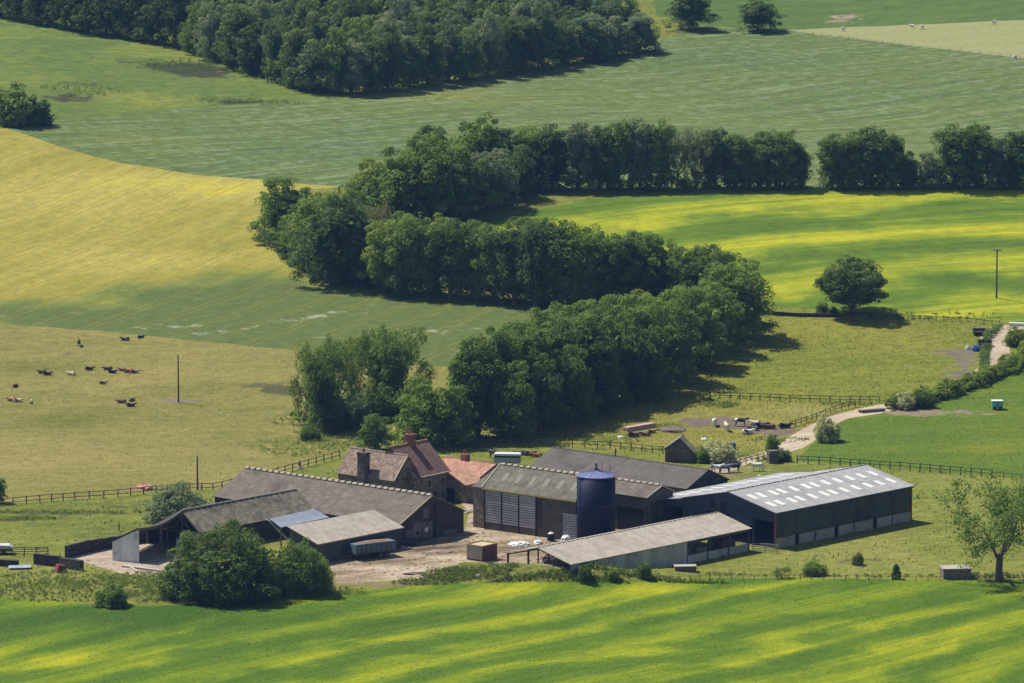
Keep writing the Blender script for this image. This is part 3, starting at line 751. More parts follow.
# the broad near belt behind the farm
row([(738, 338, 260, 76, 'round', 'mid'), (712, 352, 282, 62, 'round', 'bright'), (694, 366, 288, 66, 'round', 'mid'), (668, 380, 288, 72, 'round', 'mid'), (640, 392, 296, 74, 'round', 'bright'), (612, 402, 304, 66, 'round', 'mid'), (584, 410, 314, 62, 'tall', 'mid'), (556, 417, 318, 58, 'tall', 'dark'), (528, 424, 322, 58, 'tall', 'mid'), (502, 432, 328, 56, 'tall', 'mid'), (478, 438, 336, 54, 'tall', 'dark'), (462, 440, 352, 44, 'tall', 'mid'),
     (428, 445, 378, 70, 'round', 'bright'), (640, 402, 330, 54, 'round', 'dark'), (600, 414, 340, 54, 'round', 'dark'), (570, 424, 346, 50, 'round', 'mid'), (540, 432, 352, 50, 'round', 'dark'), (510, 440, 362, 52, 'round', 'mid'), (455, 446, 386, 46, 'round', 'mid')],
    'along the near belt behind the farm', 'trees along the front of the near belt')
for i, (px, py, top, w, k, t) in enumerate([(610, 372, 296, 66, 'round', 'mid'), (575, 380, 302, 62, 'round', 'bright'), (545, 385, 310, 60, 'round', 'mid'), (645, 362, 292, 62, 'round', 'yellow'), (515, 395, 322, 54, 'round', 'mid'), (680, 350, 286, 56, 'round', 'mid'), (565, 366, 304, 46, 'round', 'mid'), (725, 322, 252, 54, 'round', 'dark')]):
    tree(px, py, top, w, k, t, 'green tree inside the near belt with only its crown top showing', 'tree', 'trees inside the near belt')
# thin trees between the pasture and the house
row([(316, 425, 340, 44, 'sparse', 'mid'), (338, 418, 336, 46, 'sparse', 'mid'), (352, 400, 338, 40, 'sparse', 'bright'), (374, 404, 330, 56, 'sparse', 'mid'), (398, 406, 326, 58, 'sparse', 'mid'), (322, 432, 354, 40, 'round', 'dark'), (386, 408, 346, 44, 'round', 'mid')],
    'in the thin group above the farmhouse', 'thin trees above the farmhouse')
# the wood across the top
LINE = [(-20, 14), (0, 17), (60, 29), (120, 38), (175, 47), (240, 70), (300, 90), (345, 95), (420, 86), (520, 71), (600, 59), (655, 50)]
def on_line(x):
    for (a, b), (c, d) in zip(LINE, LINE[1:]):
        if a <= x <= c: return b+(d-b)*(x-a)/(c-a)
    return LINE[-1][1]
front = []
for i, x in enumerate(np.linspace(4, 640, 34)):
    y = on_line(x)
    hh = 58+8*math.sin(i*2.3) if x < 560 else 44-5*(x > 620)
    t = 'deep' if x < 180 else ['blue', 'dark', 'blue', 'mid', 'grey', 'dark', 'deep'][i % 7]  # darkest leaves at the left paint in deep shade, blue ones distant haze
    if x > 600: t = 'grey'
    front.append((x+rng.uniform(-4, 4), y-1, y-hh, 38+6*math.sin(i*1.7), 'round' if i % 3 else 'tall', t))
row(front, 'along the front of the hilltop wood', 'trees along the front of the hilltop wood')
for rr_ in range(1, 5):
    for i, x in enumerate(np.linspace(-4, 642-18*rr_, 27)):
        y = on_line(x)-15*rr_+rng.uniform(-4, 4)
        hh = 56+8*math.sin(i*2.9+rr_) if x < 560 else 44
        if y-hh*.2 < -70: continue
        tree(x+rng.uniform(-8, 8), y, y-hh, 40+6*math.sin(i*1.3+rr_), 'round', ['blue', 'dark', 'blue', 'grey', 'mid', 'dark'][(i*5+rr_) % 6] if x > 180 else 'deep', 'tree standing inside the hilltop wood behind its front edge', 'tree', 'trees inside the hilltop wood')  # inner trees carry the same shade and haze in their leaf colour
# single trees
tree(852, 314, 258, 70, 'field', 'deep', 'lone dark round tree beside the fence below the yellow-green crop', var=0, rot=.4)
tree(1000, 581, 472, 122, 'bare', 'mid', 'thin-leaved tree with bare forking limbs beside the small brick tank', var=0, rot=2.2)
tree(690, 29, -14, 52, 'round', 'dark', 'dark hilltop tree nearest the end of the wood', var=1, rot=1)
tree(758, 31, -5, 46, 'round', 'dark', 'dark hilltop tree nearest the pale stubble strip', var=0, rot=3)
tree(224, 597, 519, 120, 'dome', 'deep', 'large dark dome-shaped tree in front of the mossy open shed', var=1, rot=.7)
tree(301, 593, 540, 62, 'dome', 'dark', 'smaller dull green tree between the big dome-shaped tree and yard', var=2, rot=1.5)
tree(178, 522, 483, 66, 'willow', 'grey', 'low grey-green willow behind the mossy shed roof', var=0)
tree(-3, 503, 477, 22, 'round', 'mid', 'small green tree cut by the frame at the pasture fence')
tree(14, 124, 84, 44, 'bush', 'mid', 'large rounded bush at the top corner of the yellow field', 'bush', name='shrub')
tree(36, 124, 96, 32, 'bush', 'dark', 'lower dark bush at the top corner of the yellow field', 'bush', name='shrub')
for px, py, top, w, kind, tint, lab in [
 (112, 606, 582, 34, 'bush', 'mid', 'leafy shrub on the edge of the near crop beside bare twigs'),
 (171, 598, 574, 22, 'bush', 'bright', 'light green shrub against the left foot of the dome-shaped tree'),
 (585, 580, 564, 15, 'bush', 'dark', 'dark ball-shaped bush in front of the tan-roofed shed'),
 (896, 579, 564, 11, 'cone', 'dark', 'small dark pointed conifer by the near wire fence'),
 (826, 441, 414, 27, 'bush', 'may', 'white-flowered hawthorn beside the dirt lane'),
 (720, 462, 440, 34, 'bush', 'may', 'pale flowered hawthorn between the stone hut and the lane'),
 (702, 462, 446, 20, 'bush', 'mid', 'green bush right behind the stone hut'),
 (783, 461, 448, 17, 'bush', 'dark', 'dark bush by the stone gatepost on the lane'),
 (772, 452, 434, 14, 'bush', 'mid', 'green bush at the muddy bend of the lane'),
 (814, 575, 559, 26, 'bush', 'bright', 'spreading bright green bush in the grass below the large barn'),
 (782, 578, 566, 18, 'sparse', 'yellow', 'thin little sapling beside the wire fence'),
 (645, 578, 561, 14, 'bush', 'mid', 'narrow green bush against the pale wall of the shed'),
 (612, 578, 567, 16, 'bush', 'bright', 'low bright bush against the pale wall of the shed'),
 (375, 450, 414, 34, 'round', 'mid', 'small leafy tree directly above the farmhouse roof'),
 (352, 428, 396, 40, 'bush', 'blue', 'bluish thicket bush under the thin trees'),
 (385, 420, 388, 36, 'bush', 'dark', 'dark thicket bush under the thin trees'),
 (410, 418, 380, 32, 'bush', 'mid', 'green thicket bush at the end of the thin trees'),
 (330, 432, 408, 26, 'bush', 'brown', 'brownish thicket bush under the thin trees'),
 (310, 440, 424, 22, 'bush', 'mid', 'low green bush at the edge of the cow pasture'),
 (521, 442, 429, 14, 'bush', 'yellow', 'little yellow-green bush in front of the near belt'),
 (905, 408, 392, 26, 'bush', 'may', 'pale flowered bush at the lower end of the roadside hedge'),
 (922, 407, 386, 24, 'bush', 'mid', 'taller green bush at the lower end of the roadside hedge'),
 (1018, 345, 326, 26, 'bush', 'bright', 'bright bush beside the lane at the frame edge'),
 (822, 314, 302, 12, 'bush', 'dark', 'larger of two dark bushes left of the lone tree'),
 (833, 314, 306, 9, 'bush', 'mid', 'smaller of two bushes left of the lone tree'),
 (858, 565, 552, 12, 'bush', 'brown', 'brown dead bush in the grass below the large barn')]:
    tree(px, py, top, w, kind, tint, lab, 'bush' if kind != 'round' else 'tree', name='shrub' if kind in ('bush', 'cone') else None)

def leafmass(name, spots, mat, per, leaf, label, cat, stuff=False, updown=.3):
    """one mass of leaf clumps: spots are (x, y, z, r)"""
    A = np.array(spots)
    V = clumps(A[:, :3], A[:, 3], per, leaf, updown)
    me = npmesh(name, V, np.arange(len(V)).reshape(-1, 4))
    o = link(name, me, LM[mat])
    if stuff: tag(o, kind='stuff')
    else: tag(o, label, cat)
    return o

def along(pts_px, step):
    P = [gp(*q) for q in pts_px]
    out = []
    for a, b in zip(P, P[1:]):
        n = max(1, int((b-a).length/step))
        for k in range(n):
            q = a.lerp(b, (k+.5)/n); out.append((q.x, q.y))
    return out

def hedge_spots(pts, step, w, h, n):
    out = []
    for x, y in along(pts, step):
        hh = h*(.85+.3*math.sin(x*.7+y*.3)*math.sin(x*.21))
        for _ in range(n):
            dx, dy = rng.uniform(-w/2, w/2, 2)
            z = rng.uniform(.15, 1)*hh
            out.append((x+dx, y+dy, ground(x+dx, y+dy)+z*.9, rng.uniform(.35, .6)))
    return out
leafmass('hedge', hedge_spots([(888, 409), (915, 406), (945, 397), (975, 386), (1000, 374), (1040, 356)], .45, 2.8, 2.9, 8), 'yellow', 36, .17, 'thick clipped green hedge curving along the dirt lane', 'hedge')
leafmass('hedge', hedge_spots([(984, 372), (984, 355), (988, 338), (998, 328)], .6, 1.4, 1.2, 4), 'mid', 22, .16, 'low overgrown verge hedge between muddy patch and pale lane', 'hedge')
leafmass('hedge', hedge_spots([(1012, 375), (1022, 362), (1030, 345)], .6, 2.4, 2.4, 5), 'bright', 22, .17, 'bushy hedge on the outer side of the lane bend', 'hedge')

def weeds(spec, mat, per=10, leaf=.16, name='weeds'):
    sp = []
    for px, py, rx, ry, n, h in spec:
        p = gp(px, py); s = ppm(p); q = gp(px, py-max(ry, .5))
        dy = max(.6, q.y-p.y)
        for _ in range(n):
            a, r = rng.uniform(0, 2*PI), math.sqrt(rng.random())
            x, y = p.x+rx/s*r*math.cos(a), p.y+dy*r*math.sin(a)
            sp.append((x, y, ground(x, y)+h*rng.uniform(.2, .8), h*rng.uniform(.4, .9)))
    leafmass(name, sp, mat, per, leaf, None, None, stuff=True)
weeds([(70, 590, 80, 9, 520, .3), (160, 597, 50, 6, 220, .35), (470, 573, 50, 6, 420, .5), (540, 575, 50, 3.5, 220, .4), (430, 582, 40, 4, 160, .4), (150, 580, 55, 7, 420, .5), (60, 580, 70, 9, 380, .4), (200, 588, 60, 6, 200, .45), (640, 574, 90, 2, 180, .35), (330, 592, 40, 4, 120, .4), (850, 576, 150, 1.6, 140, .3)], 'weed', 20, .09)
weeds([(60, 512, 90, 1.6, 160, .35), (20, 519, 36, 1.8, 120, .45), (300, 447, 50, 10, 220, .5), (340, 440, 40, 8, 200, .6), (400, 447, 60, 3, 120, .6), (700, 398, 120, 1.5, 60, .35), (722, 405, 20, 3, 90, .4), (670, 428, 14, 4, 80, .45), (650, 450, 60, 2, 60, .4), (735, 458, 50, 3, 120, .5), (780, 440, 30, 3, 60, .35), (850, 404, 30, 2, 50, .4), (560, 441, 80, 5, 180, .5)], 'mid', 18, .1)
weeds([(990, 576, 40, 2, 90, .4), (850, 314, 150, 1.2, 90, .4), (940, 318, 70, 1.5, 60, .4), (180, 66, 40, 7, 220, .6), (80, 90, 40, 6, 140, .6), (250, 102, 60, 2, 100, .6), (640, 577, 90, 1.5, 260, .35), (590, 579, 40, 1.5, 160, .35)], 'weed', 16, .11, 'rough_growth')
def under(pts, mat, h, n, w=5):
    sp = []
    for x, y in along(pts, 1.6):
        for _ in range(n):
            dx, dy = rng.normal(0, w/2.5, 2)
            sp.append((x+dx, y+dy, ground(x+dx, y+dy)+rng.uniform(.02, .95)*h, rng.uniform(.7, 1.35)))
    leafmass('undergrowth', sp, mat, 34, .27, None, None, stuff=True)
under([(520, 190), (660, 189), (806, 188)], 'dark', 2.8, 8, 3)
under([(824, 188), (920, 188), (1050, 189)], 'dark', 2.2, 8, 3)
under([(375, 290), (450, 296), (540, 304), (640, 303), (700, 306)], 'dark', 3.6, 8, 4)
under([(400, 444), (470, 438), (560, 418), (640, 396), (700, 362), (740, 338)], 'dark', 4.5, 8, 4)
under([(270, 240), (330, 282), (380, 285), (400, 220), (470, 212), (510, 200)], 'dark', 3.4, 8, 4)
under([(0, 16), (60, 28), (175, 46), (300, 89), (345, 94), (420, 85), (520, 70), (655, 49)], 'mid', 6, 9, 4)
under([(305, 428), (340, 412), (380, 406), (415, 402)], 'mid', 3.4, 9, 6)
rng = np.random.default_rng(5); random.seed(5)

# ------------------------------------------------------------------ building materials
ROOF_X = lambda: roof_mat('cement_roof_x', (.12, .1, .084), (.2, .172, .128), 'X', moss=(.052, .043, .035))
ROOF_DARK = roof_mat('dark_cement_roof', (.1, .085, .076), (.16, .138, .108), 'X', moss=(.055, .046, .04), lich_amt=.3)
ROOF_MOSS = roof_mat('mossy_roof', (.15, .13, .1), (.27, .24, .16), 'Y', moss=(.05, .045, .03), lich_amt=.8, var=.45)
ROOF_MOSSX = roof_mat('mossy_roof_x', (.125, .11, .09), (.2, .18, .115), 'X', moss=(.06, .06, .035), lich_amt=.6, var=.4)
ROOF_TAN = roof_mat('tan_roof', (.33, .285, .235), (.42, .375, .31), 'Y', moss=(.25, .21, .165), lich_amt=.6, var=.2)
ROOF_GREY = roof_mat('barn_grey_roof', (.3, .295, .295), (.38, .37, .36), 'Y', moss=(.22, .21, .2), lich_amt=.4, var=.18)
ROOF_WHITE = roof_mat('barn_pale_roof', (.25, .25, .255), (.34, .335, .33), 'Y', moss=(.19, .185, .18), lich_amt=.5, var=.2)
TILE_X = roof_mat('pantiles_x', (.2, .14, .11), (.36, .29, .21), 'X', moss=(.15, .1, .085), per=.25, rowz=.3, tile=True, lich_amt=.6)
TILE_Y = roof_mat('pantiles_y', (.175, .098, .08), (.24, .16, .12), 'Y', moss=(.12, .065, .06), per=.25, rowz=.3, tile=True, lich_amt=.3)
TILE_ORX = roof_mat('orange_pantiles_x', (.36, .185, .125), (.42, .28, .2), 'X', moss=(.25, .13, .1), per=.25, rowz=.22, tile=True, lich_amt=.4)
TILE_ORY = roof_mat('orange_pantiles_y', (.45, .25, .17), (.5, .34, .24), 'Y', moss=(.34, .18, .12), per=.25, rowz=.22, tile=True, lich_amt=.4)
STONE = stone_mat('field_stone', (.2, .155, .115), (.15, .125, .1), .5)
STONE_D = stone_mat('dark_stone', (.13, .105, .085), (.09, .075, .065), .5)
STONE_B = stone_mat('blackened_stone', (.06, .052, .046), (.04, .036, .034), .5)
BRICK = stone_mat('red_brick', (.26, .1, .075), (.2, .13, .1), .22)
RIDGE = plain('ridge_tile', (.4, .34, .26), .9, .35, 2)
RIDGE_OR = plain('lichen_ridge', (.42, .3, .12), .9, .4, 2)
LICHEN = plain('lichen_gutter', (.3, .25, .06), .9, .45, 2)
NAVY = plain('navy_cladding', (.035, .048, .07), .5, .3, .6, wave=('X', .3), stain=(.07, .065, .06), stain_amt=.4)
NAVYS = plain('navy_steel', (.035, .055, .09), .5, .25, 2)
REDS = plain('red_steel', (.22, .035, .05), .6, .25, 2)
SHEETD = plain('dark_sheets', (.048, .05, .042), .8, .4, .7, wave=('Y', .28), stain=(.12, .09, .035), stain_scale=.35, stain_amt=.8)
SHEETG = plain('green_sheet', (.045, .06, .052), .7, .2, .7, wave=('Y', .28))
CONC = plain('concrete', (.34, .31, .27), .95, .3, 1.2, stain=(.17, .15, .125), stain_amt=.7, bump=.3)
GREYW = plain('weathered_board', (.4, .385, .375), .85, .35, 1.3, stain=(.16, .14, .12), stain_amt=.6, vert=('Y', .5))
SLATY = plain('grey_boards', (.36, .36, .39), .85, .35, 1.2, stain=(.12, .1, .09), stain_amt=.5)
SLATG = plain('slat_gap', (.05, .05, .055), .9, .2)
ZINC = plain('zinc_sheet', (.3, .33, .38), .5, .22, .8, wave=('X', .3), stain=(.17, .17, .18), stain_amt=.5, metal=.25)
ZINCV = plain('zinc_wall_sheet', (.6, .63, .68), .55, .25, .8, wave=('X', .5), stain=(.16, .16, .17), stain_amt=.5, metal=.15)
BLACKB = plain('tarred_timber', (.05, .043, .042), .9, .5, 1.4, vert=('X', .35))
GTIMB = plain('dark_gable_timber', (.06, .05, .047), .9, .5, 1.2, vert=('Y', .35), stain=(.12, .105, .09), stain_amt=.5)
PATCH = plain('patch_board', (.16, .145, .135), .9, .4, 1., vert=('Y', .4))
RENDERW = plain('mud_render', (.1, .085, .07), .95, .4, .8, stain=(.05, .043, .038), stain_amt=.7, bump=.4)
TIMB = plain('old_timber', (.12, .1, .08), .9, .4, 2)
FENCEW = plain('fence_timber', (.085, .075, .06), .9, .35, 3)
PALEW = plain('pale_timber', (.4, .36, .31), .9, .3, 2)
BLACK = plain('black', (.015, .015, .016), .6, .2)
GLASS = plain('window_glass', (.02, .024, .03), .12, .1, spec=.6)
TARP0 = plain('grey_cover', (.42, .42, .42), .7, .25, 1.5)
WHITE = plain('white_paint', (.75, .75, .73), .6, .1)
SKYL = plain('rooflight', (.6, .58, .53), .6, .22, 1.2, stain=(.5, .44, .33), stain_amt=.5)
SKYW = plain('dull_rooflight', (.52, .52, .52), .7, .25, 1.2, stain=(.4, .38, .36), stain_amt=.5)
SILOM = plain('silo_enamel', (.005, .008, .03), .55, .4, .7, stain=(.014, .022, .06), stain_scale=.8, stain_amt=.5, spec=.15)
SILOR = plain('silo_roof_sheen', (.15, .17, .32), .4, .2, 1.)  # lighter blue puts the cone's specular sheen into its base colour
FLOOR = plain('barn_floor', (.12, .095, .075), .95, .35, .7)
RUBBER = plain('rubber', (.02, .02, .02), .85, .2)
BLUEP = plain('faded_blue_paint', (.085, .13, .165), .7, .35, 1.2, stain=(.12, .075, .05), stain_amt=.5)
RUST = plain('rust', (.2, .085, .05), .9, .35, 2)

def start(name, label, cat, px, py, z, rot):
    if z == 0: p = gp(px, py)
    else:
        p = az(px, py, z); p.z = 0
    return thing(name, label, cat, p, R(rot))

def gable_wall(x0, x1, y0, y1, he0, he1, yr, hr, axis='X'):
    """closed walls under a two-sided roof; the ridge runs along the axis"""
    if axis == 'X':
        P = [(x0, y0, -.3), (x0, y1, -.3), (x0, y1, he1), (x0, yr, hr), (x0, y0, he0)]; d = (x1-x0, 0, 0)
    else:   # x and y swap roles: profile over x, ridge along y
        P = [(y0, x0, -.3), (y1, x0, -.3), (y1, x0, he1), (yr, x0, hr), (y0, x0, he0)]; d = (0, x1-x0, 0)
    return MB().prism(P, d)

def gable_slopes(x0, x1, y0, y1, he0, he1, yr, hr, axis='X', oh=.3, th=.1, up=.13):
    """the two roof slopes as slabs, each a mesh; sag-free"""
    out = []
    for ye, he in ((y0, he0), (y1, he1)):
        k = (hr-he)/abs(yr-ye); s = -1 if ye < yr else 1
        a, b = (ye+s*oh, he-k*oh+up), (yr-s*.0, hr+up)
        P = [(x0-oh, a[0], a[1]), (x1+oh, a[0], a[1]), (x1+oh, b[0], b[1]), (x0-oh, b[0], b[1])]
        if axis == 'Y': P = [(p[1], p[0], p[2]) for p in P]
        out.append(MB().slab(P, th if (P[1][0]-P[0][0])*(P[2][1]-P[1][1])-(P[1][1]-P[0][1])*(P[2][0]-P[1][0]) > 0 else -th))
    return out

def ridge_caps(x0, x1, y, z, axis='X', step=1.05, w=.22, full=True):
    mb = MB(); x = x0
    while x < x1-.05:
        e = min(x+step*.72, x1)
        a, b = ((x, y, z), (e, y, z+.02)) if axis == 'X' else ((y, x, z), (y, e, z+.02))
        mb.tube([a, b], [w*.8, w], 6)
        x += step
    if full:
        mb.tube([(x0, y, z-.04), (x1, y, z-.04)] if axis == 'X' else [(y, x0, z-.04), (y, x1, z-.04)], w*.6, 6)
    return mb

# ------------------------------------------------------------------ large steel barn
A = start('steel_barn', 'largest barn with grey roof full of white rooflights', 'barn', 776, 512.5, 6, -43.5)
LA, WA, WL = 34.6, 20.2, 29.0
MB().box(-WL+.2, -.2, .2, LA-.2, -.2, .03).build('floor', FLOOR, A)
sl = gable_slopes(0, LA, -WA, 0, 5.95, 5.95, -WA/2, 8.15, 'Y', .35)
rl = sl[0].build('roof', ROOF_WHITE, A); rr = sl[1].build('roof', ROOF_GREY, A)
ln = MB().slab([(-WL-.3, -.35, 4.62), (-WA+.1, -.35, 5.93), (-WA+.1, LA+.35, 5.93), (-WL-.3, LA+.35, 4.62)], .1).build('lean_to_roof', ROOF_WHITE, A)
ridge_caps(-.35, LA+.35, -WA/2, 8.28, 'Y', 1.1, .16).build('ridge_cap', ROOF_GREY, rr)
kA = (8.15-5.95)/(WA/2)
for row_, (xa, xb) in enumerate(((-7.7, -5.6), (-4.0, -1.9))):
    for i, q in enumerate((0, 30, 73, 102, 145, 188, 218, 258, 300, 343, 385, 427)):
        y = 1.3+q/427*30.6+.3*row_
        zz = lambda x: 8.15+.165+kA*(-(x+WA/2))
        MB().slab([(xa, y, zz(xa)), (xb, y, zz(xb)), (xb, y+1.1, zz(xb)), (xa, y+1.1, zz(xa))], .03).build('rooflight', SKYL, rr)
for row_, (xa, xb) in enumerate(((-14.2, -12.2), (-18.6, -16.4))):
    for i in range(11):
        y = 1.0+i*2.95
        zz = lambda x: 8.15+.165+kA*(x+WA/2)
        MB().slab([(xa, y, zz(xa)), (xb, y, zz(xb)), (xb, y+1.3, zz(xb)), (xa, y+1.3, zz(xa))], .03).build('rooflight', SKYW, rl)
for i in range(11):
    y = 1.6+i*2.95; zz = lambda x: 4.62+.035+(x+WL+.3)*(1.31/(WL-WA+.4))
    MB().slab([(-26.5, y, zz(-26.5)), (-23.4, y, zz(-23.4)), (-23.4, y+1.3, zz(-23.4)), (-26.5, y+1.3, zz(-26.5))], .03).build('rooflight', SKYW, ln)
# long wall: concrete foot with openings, sheets above
bays = 7; bw = LA/bays
for i in range(bays):
    y0, y1 = i*bw+.09, (i+1)*bw-.09
    w = MB().box(-.22, -.02, y0+(.9 if i in (1, 3, 5) else 0), y1, -.2, 1.65).build('wall', CONC, A)
    MB().box(-.16, -.04, y0-.06, y1+.06, 1.72, 5.75).build('cladding', SHEETG if i == 1 else SHEETD, A)
    if i in (2, 5): MB().box(-.04, .02, y0+.4, y1-.6, 2.1, 4.9).build('patch_sheet', SHEETG, A)
for i in range(bays+1):
    MB().box(-.26, .05, i*bw-.1, i*bw+.1, 0, 5.9).build('post', REDS if i in (0, bays) else NAVYS, A)
MB().box(.02, .3, -.35, LA+.35, 5.68, 5.8).build('gutter', NAVYS, A)
MB().box(-WL, -.2, LA-.15, LA, 0, 4.5).build('back_wall', SHEETD, A)
MB().prism([(-WA, LA-.14, 4.5), (-.2, LA-.14, 4.5), (-.2, LA-.14, 5.9), (-WA/2, LA-.14, 8.1), (-WA, LA-.14, 5.9)], (0, .1, 0)).build('back_gable', SHEETD, A)
MB().box(-WL, -WL+.15, .1, LA, 0, 4.5).build('side_wall', SHEETD, A)
# open front: a deep navy fascia under the verge, posts, a few hung sheets
MB().prism([(-WA, .02, 5.93), (-WA, .02, 4.55), (-.05, .02, 4.3), (-.05, .02, 5.95), (-WA/2, .02, 8.12)], (0, .1, 0)).build('fascia', NAVY, A)
MB().prism([(-WL, .02, 4.55), (-WL, .02, 3.5), (-WA, .02, 4.4), (-WA, .02, 5.85)], (0, .1, 0)).build('fascia', NAVY, A)
for x in (-5, -10.1, -15.2, -WA, -24.5, -WL+.15):
    MB().box(x-.14, x+.14, .13, .4, 0, 4.6).build('post', NAVYS, A)
MB().box(-9.9, -5.2, .05, .1, 3.1, 4.5).build('hung_sheet', NAVY, A)
MB().box(-20, -15.4, .05, .1, 2.5, 4.6).build('hung_sheet', NAVY, A)
for xx in (-13.7, -11.4): MB().box(xx-.5, xx+.5, -.02, .015, 5.1, 6.3).build('vent_opening', BLACK, A)
MB().box(-19, -15, 4.5, 4.7, 0, 1.3).build('feed_barrier', CONC, A)
MB().box(-28, -21, 6, 6.2, 0, 1.3).build('feed_barrier', CONC, A)

# ------------------------------------------------------------------ long tan-roofed shed
B = start('pole_shed', 'long low open shed with plain tan roof in front of steel barn', 'shed', 749.5, 528, 3.8, -43.5)
LB, WB = 42.5, 13.8
sl = gable_slopes(-LB, 0, -WB, 0, 3.7, 3.7, -WB/2, 5.4, 'Y', .3)
sl[0].build('roof', ROOF_TAN, B); rf = sl[1].build('roof', ROOF_TAN, B)
ridge_caps(-LB-.3, .3, -WB/2, 5.53, 'Y', 1.1, .12).build('ridge_cap', ROOF_TAN, rf)
for i in range(10):
    y = -LB+.12+i*(LB-.24)/9
    for x in (-.14, -WB+.14):
        MB().box(x-.13, x+.13, y-.13, y+.13, -.2, 3.75).build('post', NAVYS, B)
    MB().bar((-.1, y, 3.55), (-WB/2, y, 5.22), .2).bar((-WB+.1, y, 3.55), (-WB/2, y, 5.22), .2).build('rafter', NAVYS, B)
MB().bar((-WB/2, -LB-.1, 0), (-WB/2, -LB-.1, 5.2), .18).build('post', NAVYS, B)
MB().box(-.06, .0, -LB, -15.2, .0, 3.6).build('wall', GREYW, B)
for k in range(3):
    y0 = -15.1+k*5.0
    MB().box(-.08, -.0, y0+.15, y0+4.75, .0, 1.3).build('boarding', GREYW, B)
MB().box(-.04, -.0, -15.1, -.1, 3.2, 3.62).build('fascia', NAVY, B)
MB().box(-WB+.0, -WB+.08, -LB*.8, 0, 0, 1.4).build('back_boarding', GREYW, B)
MB().box(-9, -3, -.05, .03, .0, 1.3).build('boarding', GREYW, B)
MB().box(-7, -3.5, -13.5, -10.5, 0, 1.5).box(-6, -3.8, -8.5, -6, 0, 1.1).build('stored_bales', PALEW, B)
MB().box(-4.5, -2.6, -3.6, -1.2, .5, 1.9).build('stored_machine', RUST, B)
gt = start('metal_gate', 'white-grey slatted metal gate between open shed and steel barn', 'gate', 751.5, 551.5, 0, -20)
mb = MB()
for k in range(5): mb.bar((.2, 0, .3+.27*k), (4.4, 0, .3+.27*k), .09)
mb.build('rails', GREYW, gt)
for x in (.2, 2.3, 4.4): MB().bar((x, .06, 0), (x, .06, 1.45), .1).build('gate_post', GREYW, gt)

# ------------------------------------------------------------------ silo
p = az(596, 545.8, 0)
silo = thing('silo', 'dark blue steel silo with a shallow cone roof', 'silo', p)
r = 3.12
MB().lathe([(r, -.2), (r, 11.65)], 40).build('shell', SILOM, silo, True)
for z in (.5, 3.0, 6.9, 11.35): MB().lathe([(r+.005, z), (r+.05, z), (r+.05, z+.12), (r+.005, z+.12)], 40).build('hoop', plain('silo_seam', (.016, .022, .055), .5, .3, 2), silo)
MB().lathe([(r+.12, 11.6), (r+.12, 11.7), (.42, 12.5), (.42, 12.55)], 40).build('roof', SILOR, silo)
mb = MB()
for k in range(16):
    a = 2*PI*k/16; mb.bar((.42*math.cos(a), .42*math.sin(a), 12.55), ((r+.1)*math.cos(a), (r+.1)*math.sin(a), 11.75), .05)
mb.build('roof_rib', SILOR, silo)
MB().lathe([(.38, 12.45), (.38, 12.85), (.16, 12.9), (.16, 13.5), (.3, 13.5), (.3, 13.62)], 12).build('vent', NAVYS, silo)
MB().bar((.9, .3, 12.5), (1.0, .3, 13.7), .08).bar((2.2, .6, 12.1), (2.3, .6, 13.3), .08).build('pipe', NAVYS, silo)
mb = MB()
for k in range(25): mb.bar((r*.995*math.cos(-1.9)-.2, r*.995*math.sin(-1.9)-.12, .4+.45*k), (r*.995*math.cos(-1.9)+.2, r*.995*math.sin(-1.9)-.2, .4+.45*k), .04)
mb.build('ladder', NAVYS, silo)
mb = MB()
for k in range(14):
    a = 2*PI*k/14+.1; mb.bar(((r+.01)*math.cos(a), (r+.01)*math.sin(a), .1), ((r+.01)*math.cos(a), (r+.01)*math.sin(a), 11.4), .05)
mb.build('panel_seam', MATS['silo_seam'], silo)

# ------------------------------------------------------------------ slatted barn
D = start('slatted_barn', 'tall barn with grey slatted bays and lichen gutter left of silo', 'barn', 484, 487, 7, -38.5)
LD, WD = 19.2, 9.2
gable_wall(0, LD, 0, WD, 6.9, 6.9, WD/2, 10.1).build('wall', RENDERW, D)
sl = gable_slopes(0, LD, 0, WD, 6.9, 6.9, WD/2, 10.1, 'X', .25)
rf = sl[0].build('roof', ROOF_MOSSX, D); sl[1].build('roof', ROOF_MOSSX, D)
ridge_caps(0, LD, WD/2, 10.27, 'X', 1.3, .27, False).build('ridge_cap', RIDGE, rf)
for k in range(6):
    x = 2.2+k*2.9; zz = lambda y: 6.9+.165+(y)*(3.2/(WD/2))
    MB().slab([(x, 1.5, zz(1.5)), (x+.9, 1.5, zz(1.5)), (x+.9, 3.1, zz(3.1)), (x, 3.1, zz(3.1))], .03).build('rooflight', plain('mossy_rooflight', (.17, .16, .135), .8, .35, 1.5), rf)
MB().bar((-.26, -.25, 6.95), (-.26, WD/2, 10.3), .16).build('verge', RIDGE, D)
MB().box(-.2, LD+.3, -.42, -.27, 6.62, 6.78).build('gutter', LICHEN, D)
x = .35
for k in range(3):
    w_ = 3.35
    pn = MB().box(x, x+w_, -.09, -.02, 1.2, 6.6).build('slatted_panel', SLATG, D)
    mb = MB()
    for j in range(13): mb.box(x+.02, x+w_-.02, -.15, -.095, 1.25+j*.41, 1.25+j*.41+.31)
    mb.build('slat', SLATY, pn)
    MB().box(x, x+w_, -.12, -.01, -.1, 1.16).build('plinth', RENDERW, D)
    MB().box(x+w_+.02, x+w_+.22, -.2, -.01, 0, 6.7).build('post', BLACK, D)
    x += w_+.26
MB().box(.1, .3, -.2, -.01, 0, 6.7).build('post', BLACK, D)
MB().box(11.4, 12.3, -.06, -.01, 1.5, 6.5).build('dark_board', BLACKB, D)
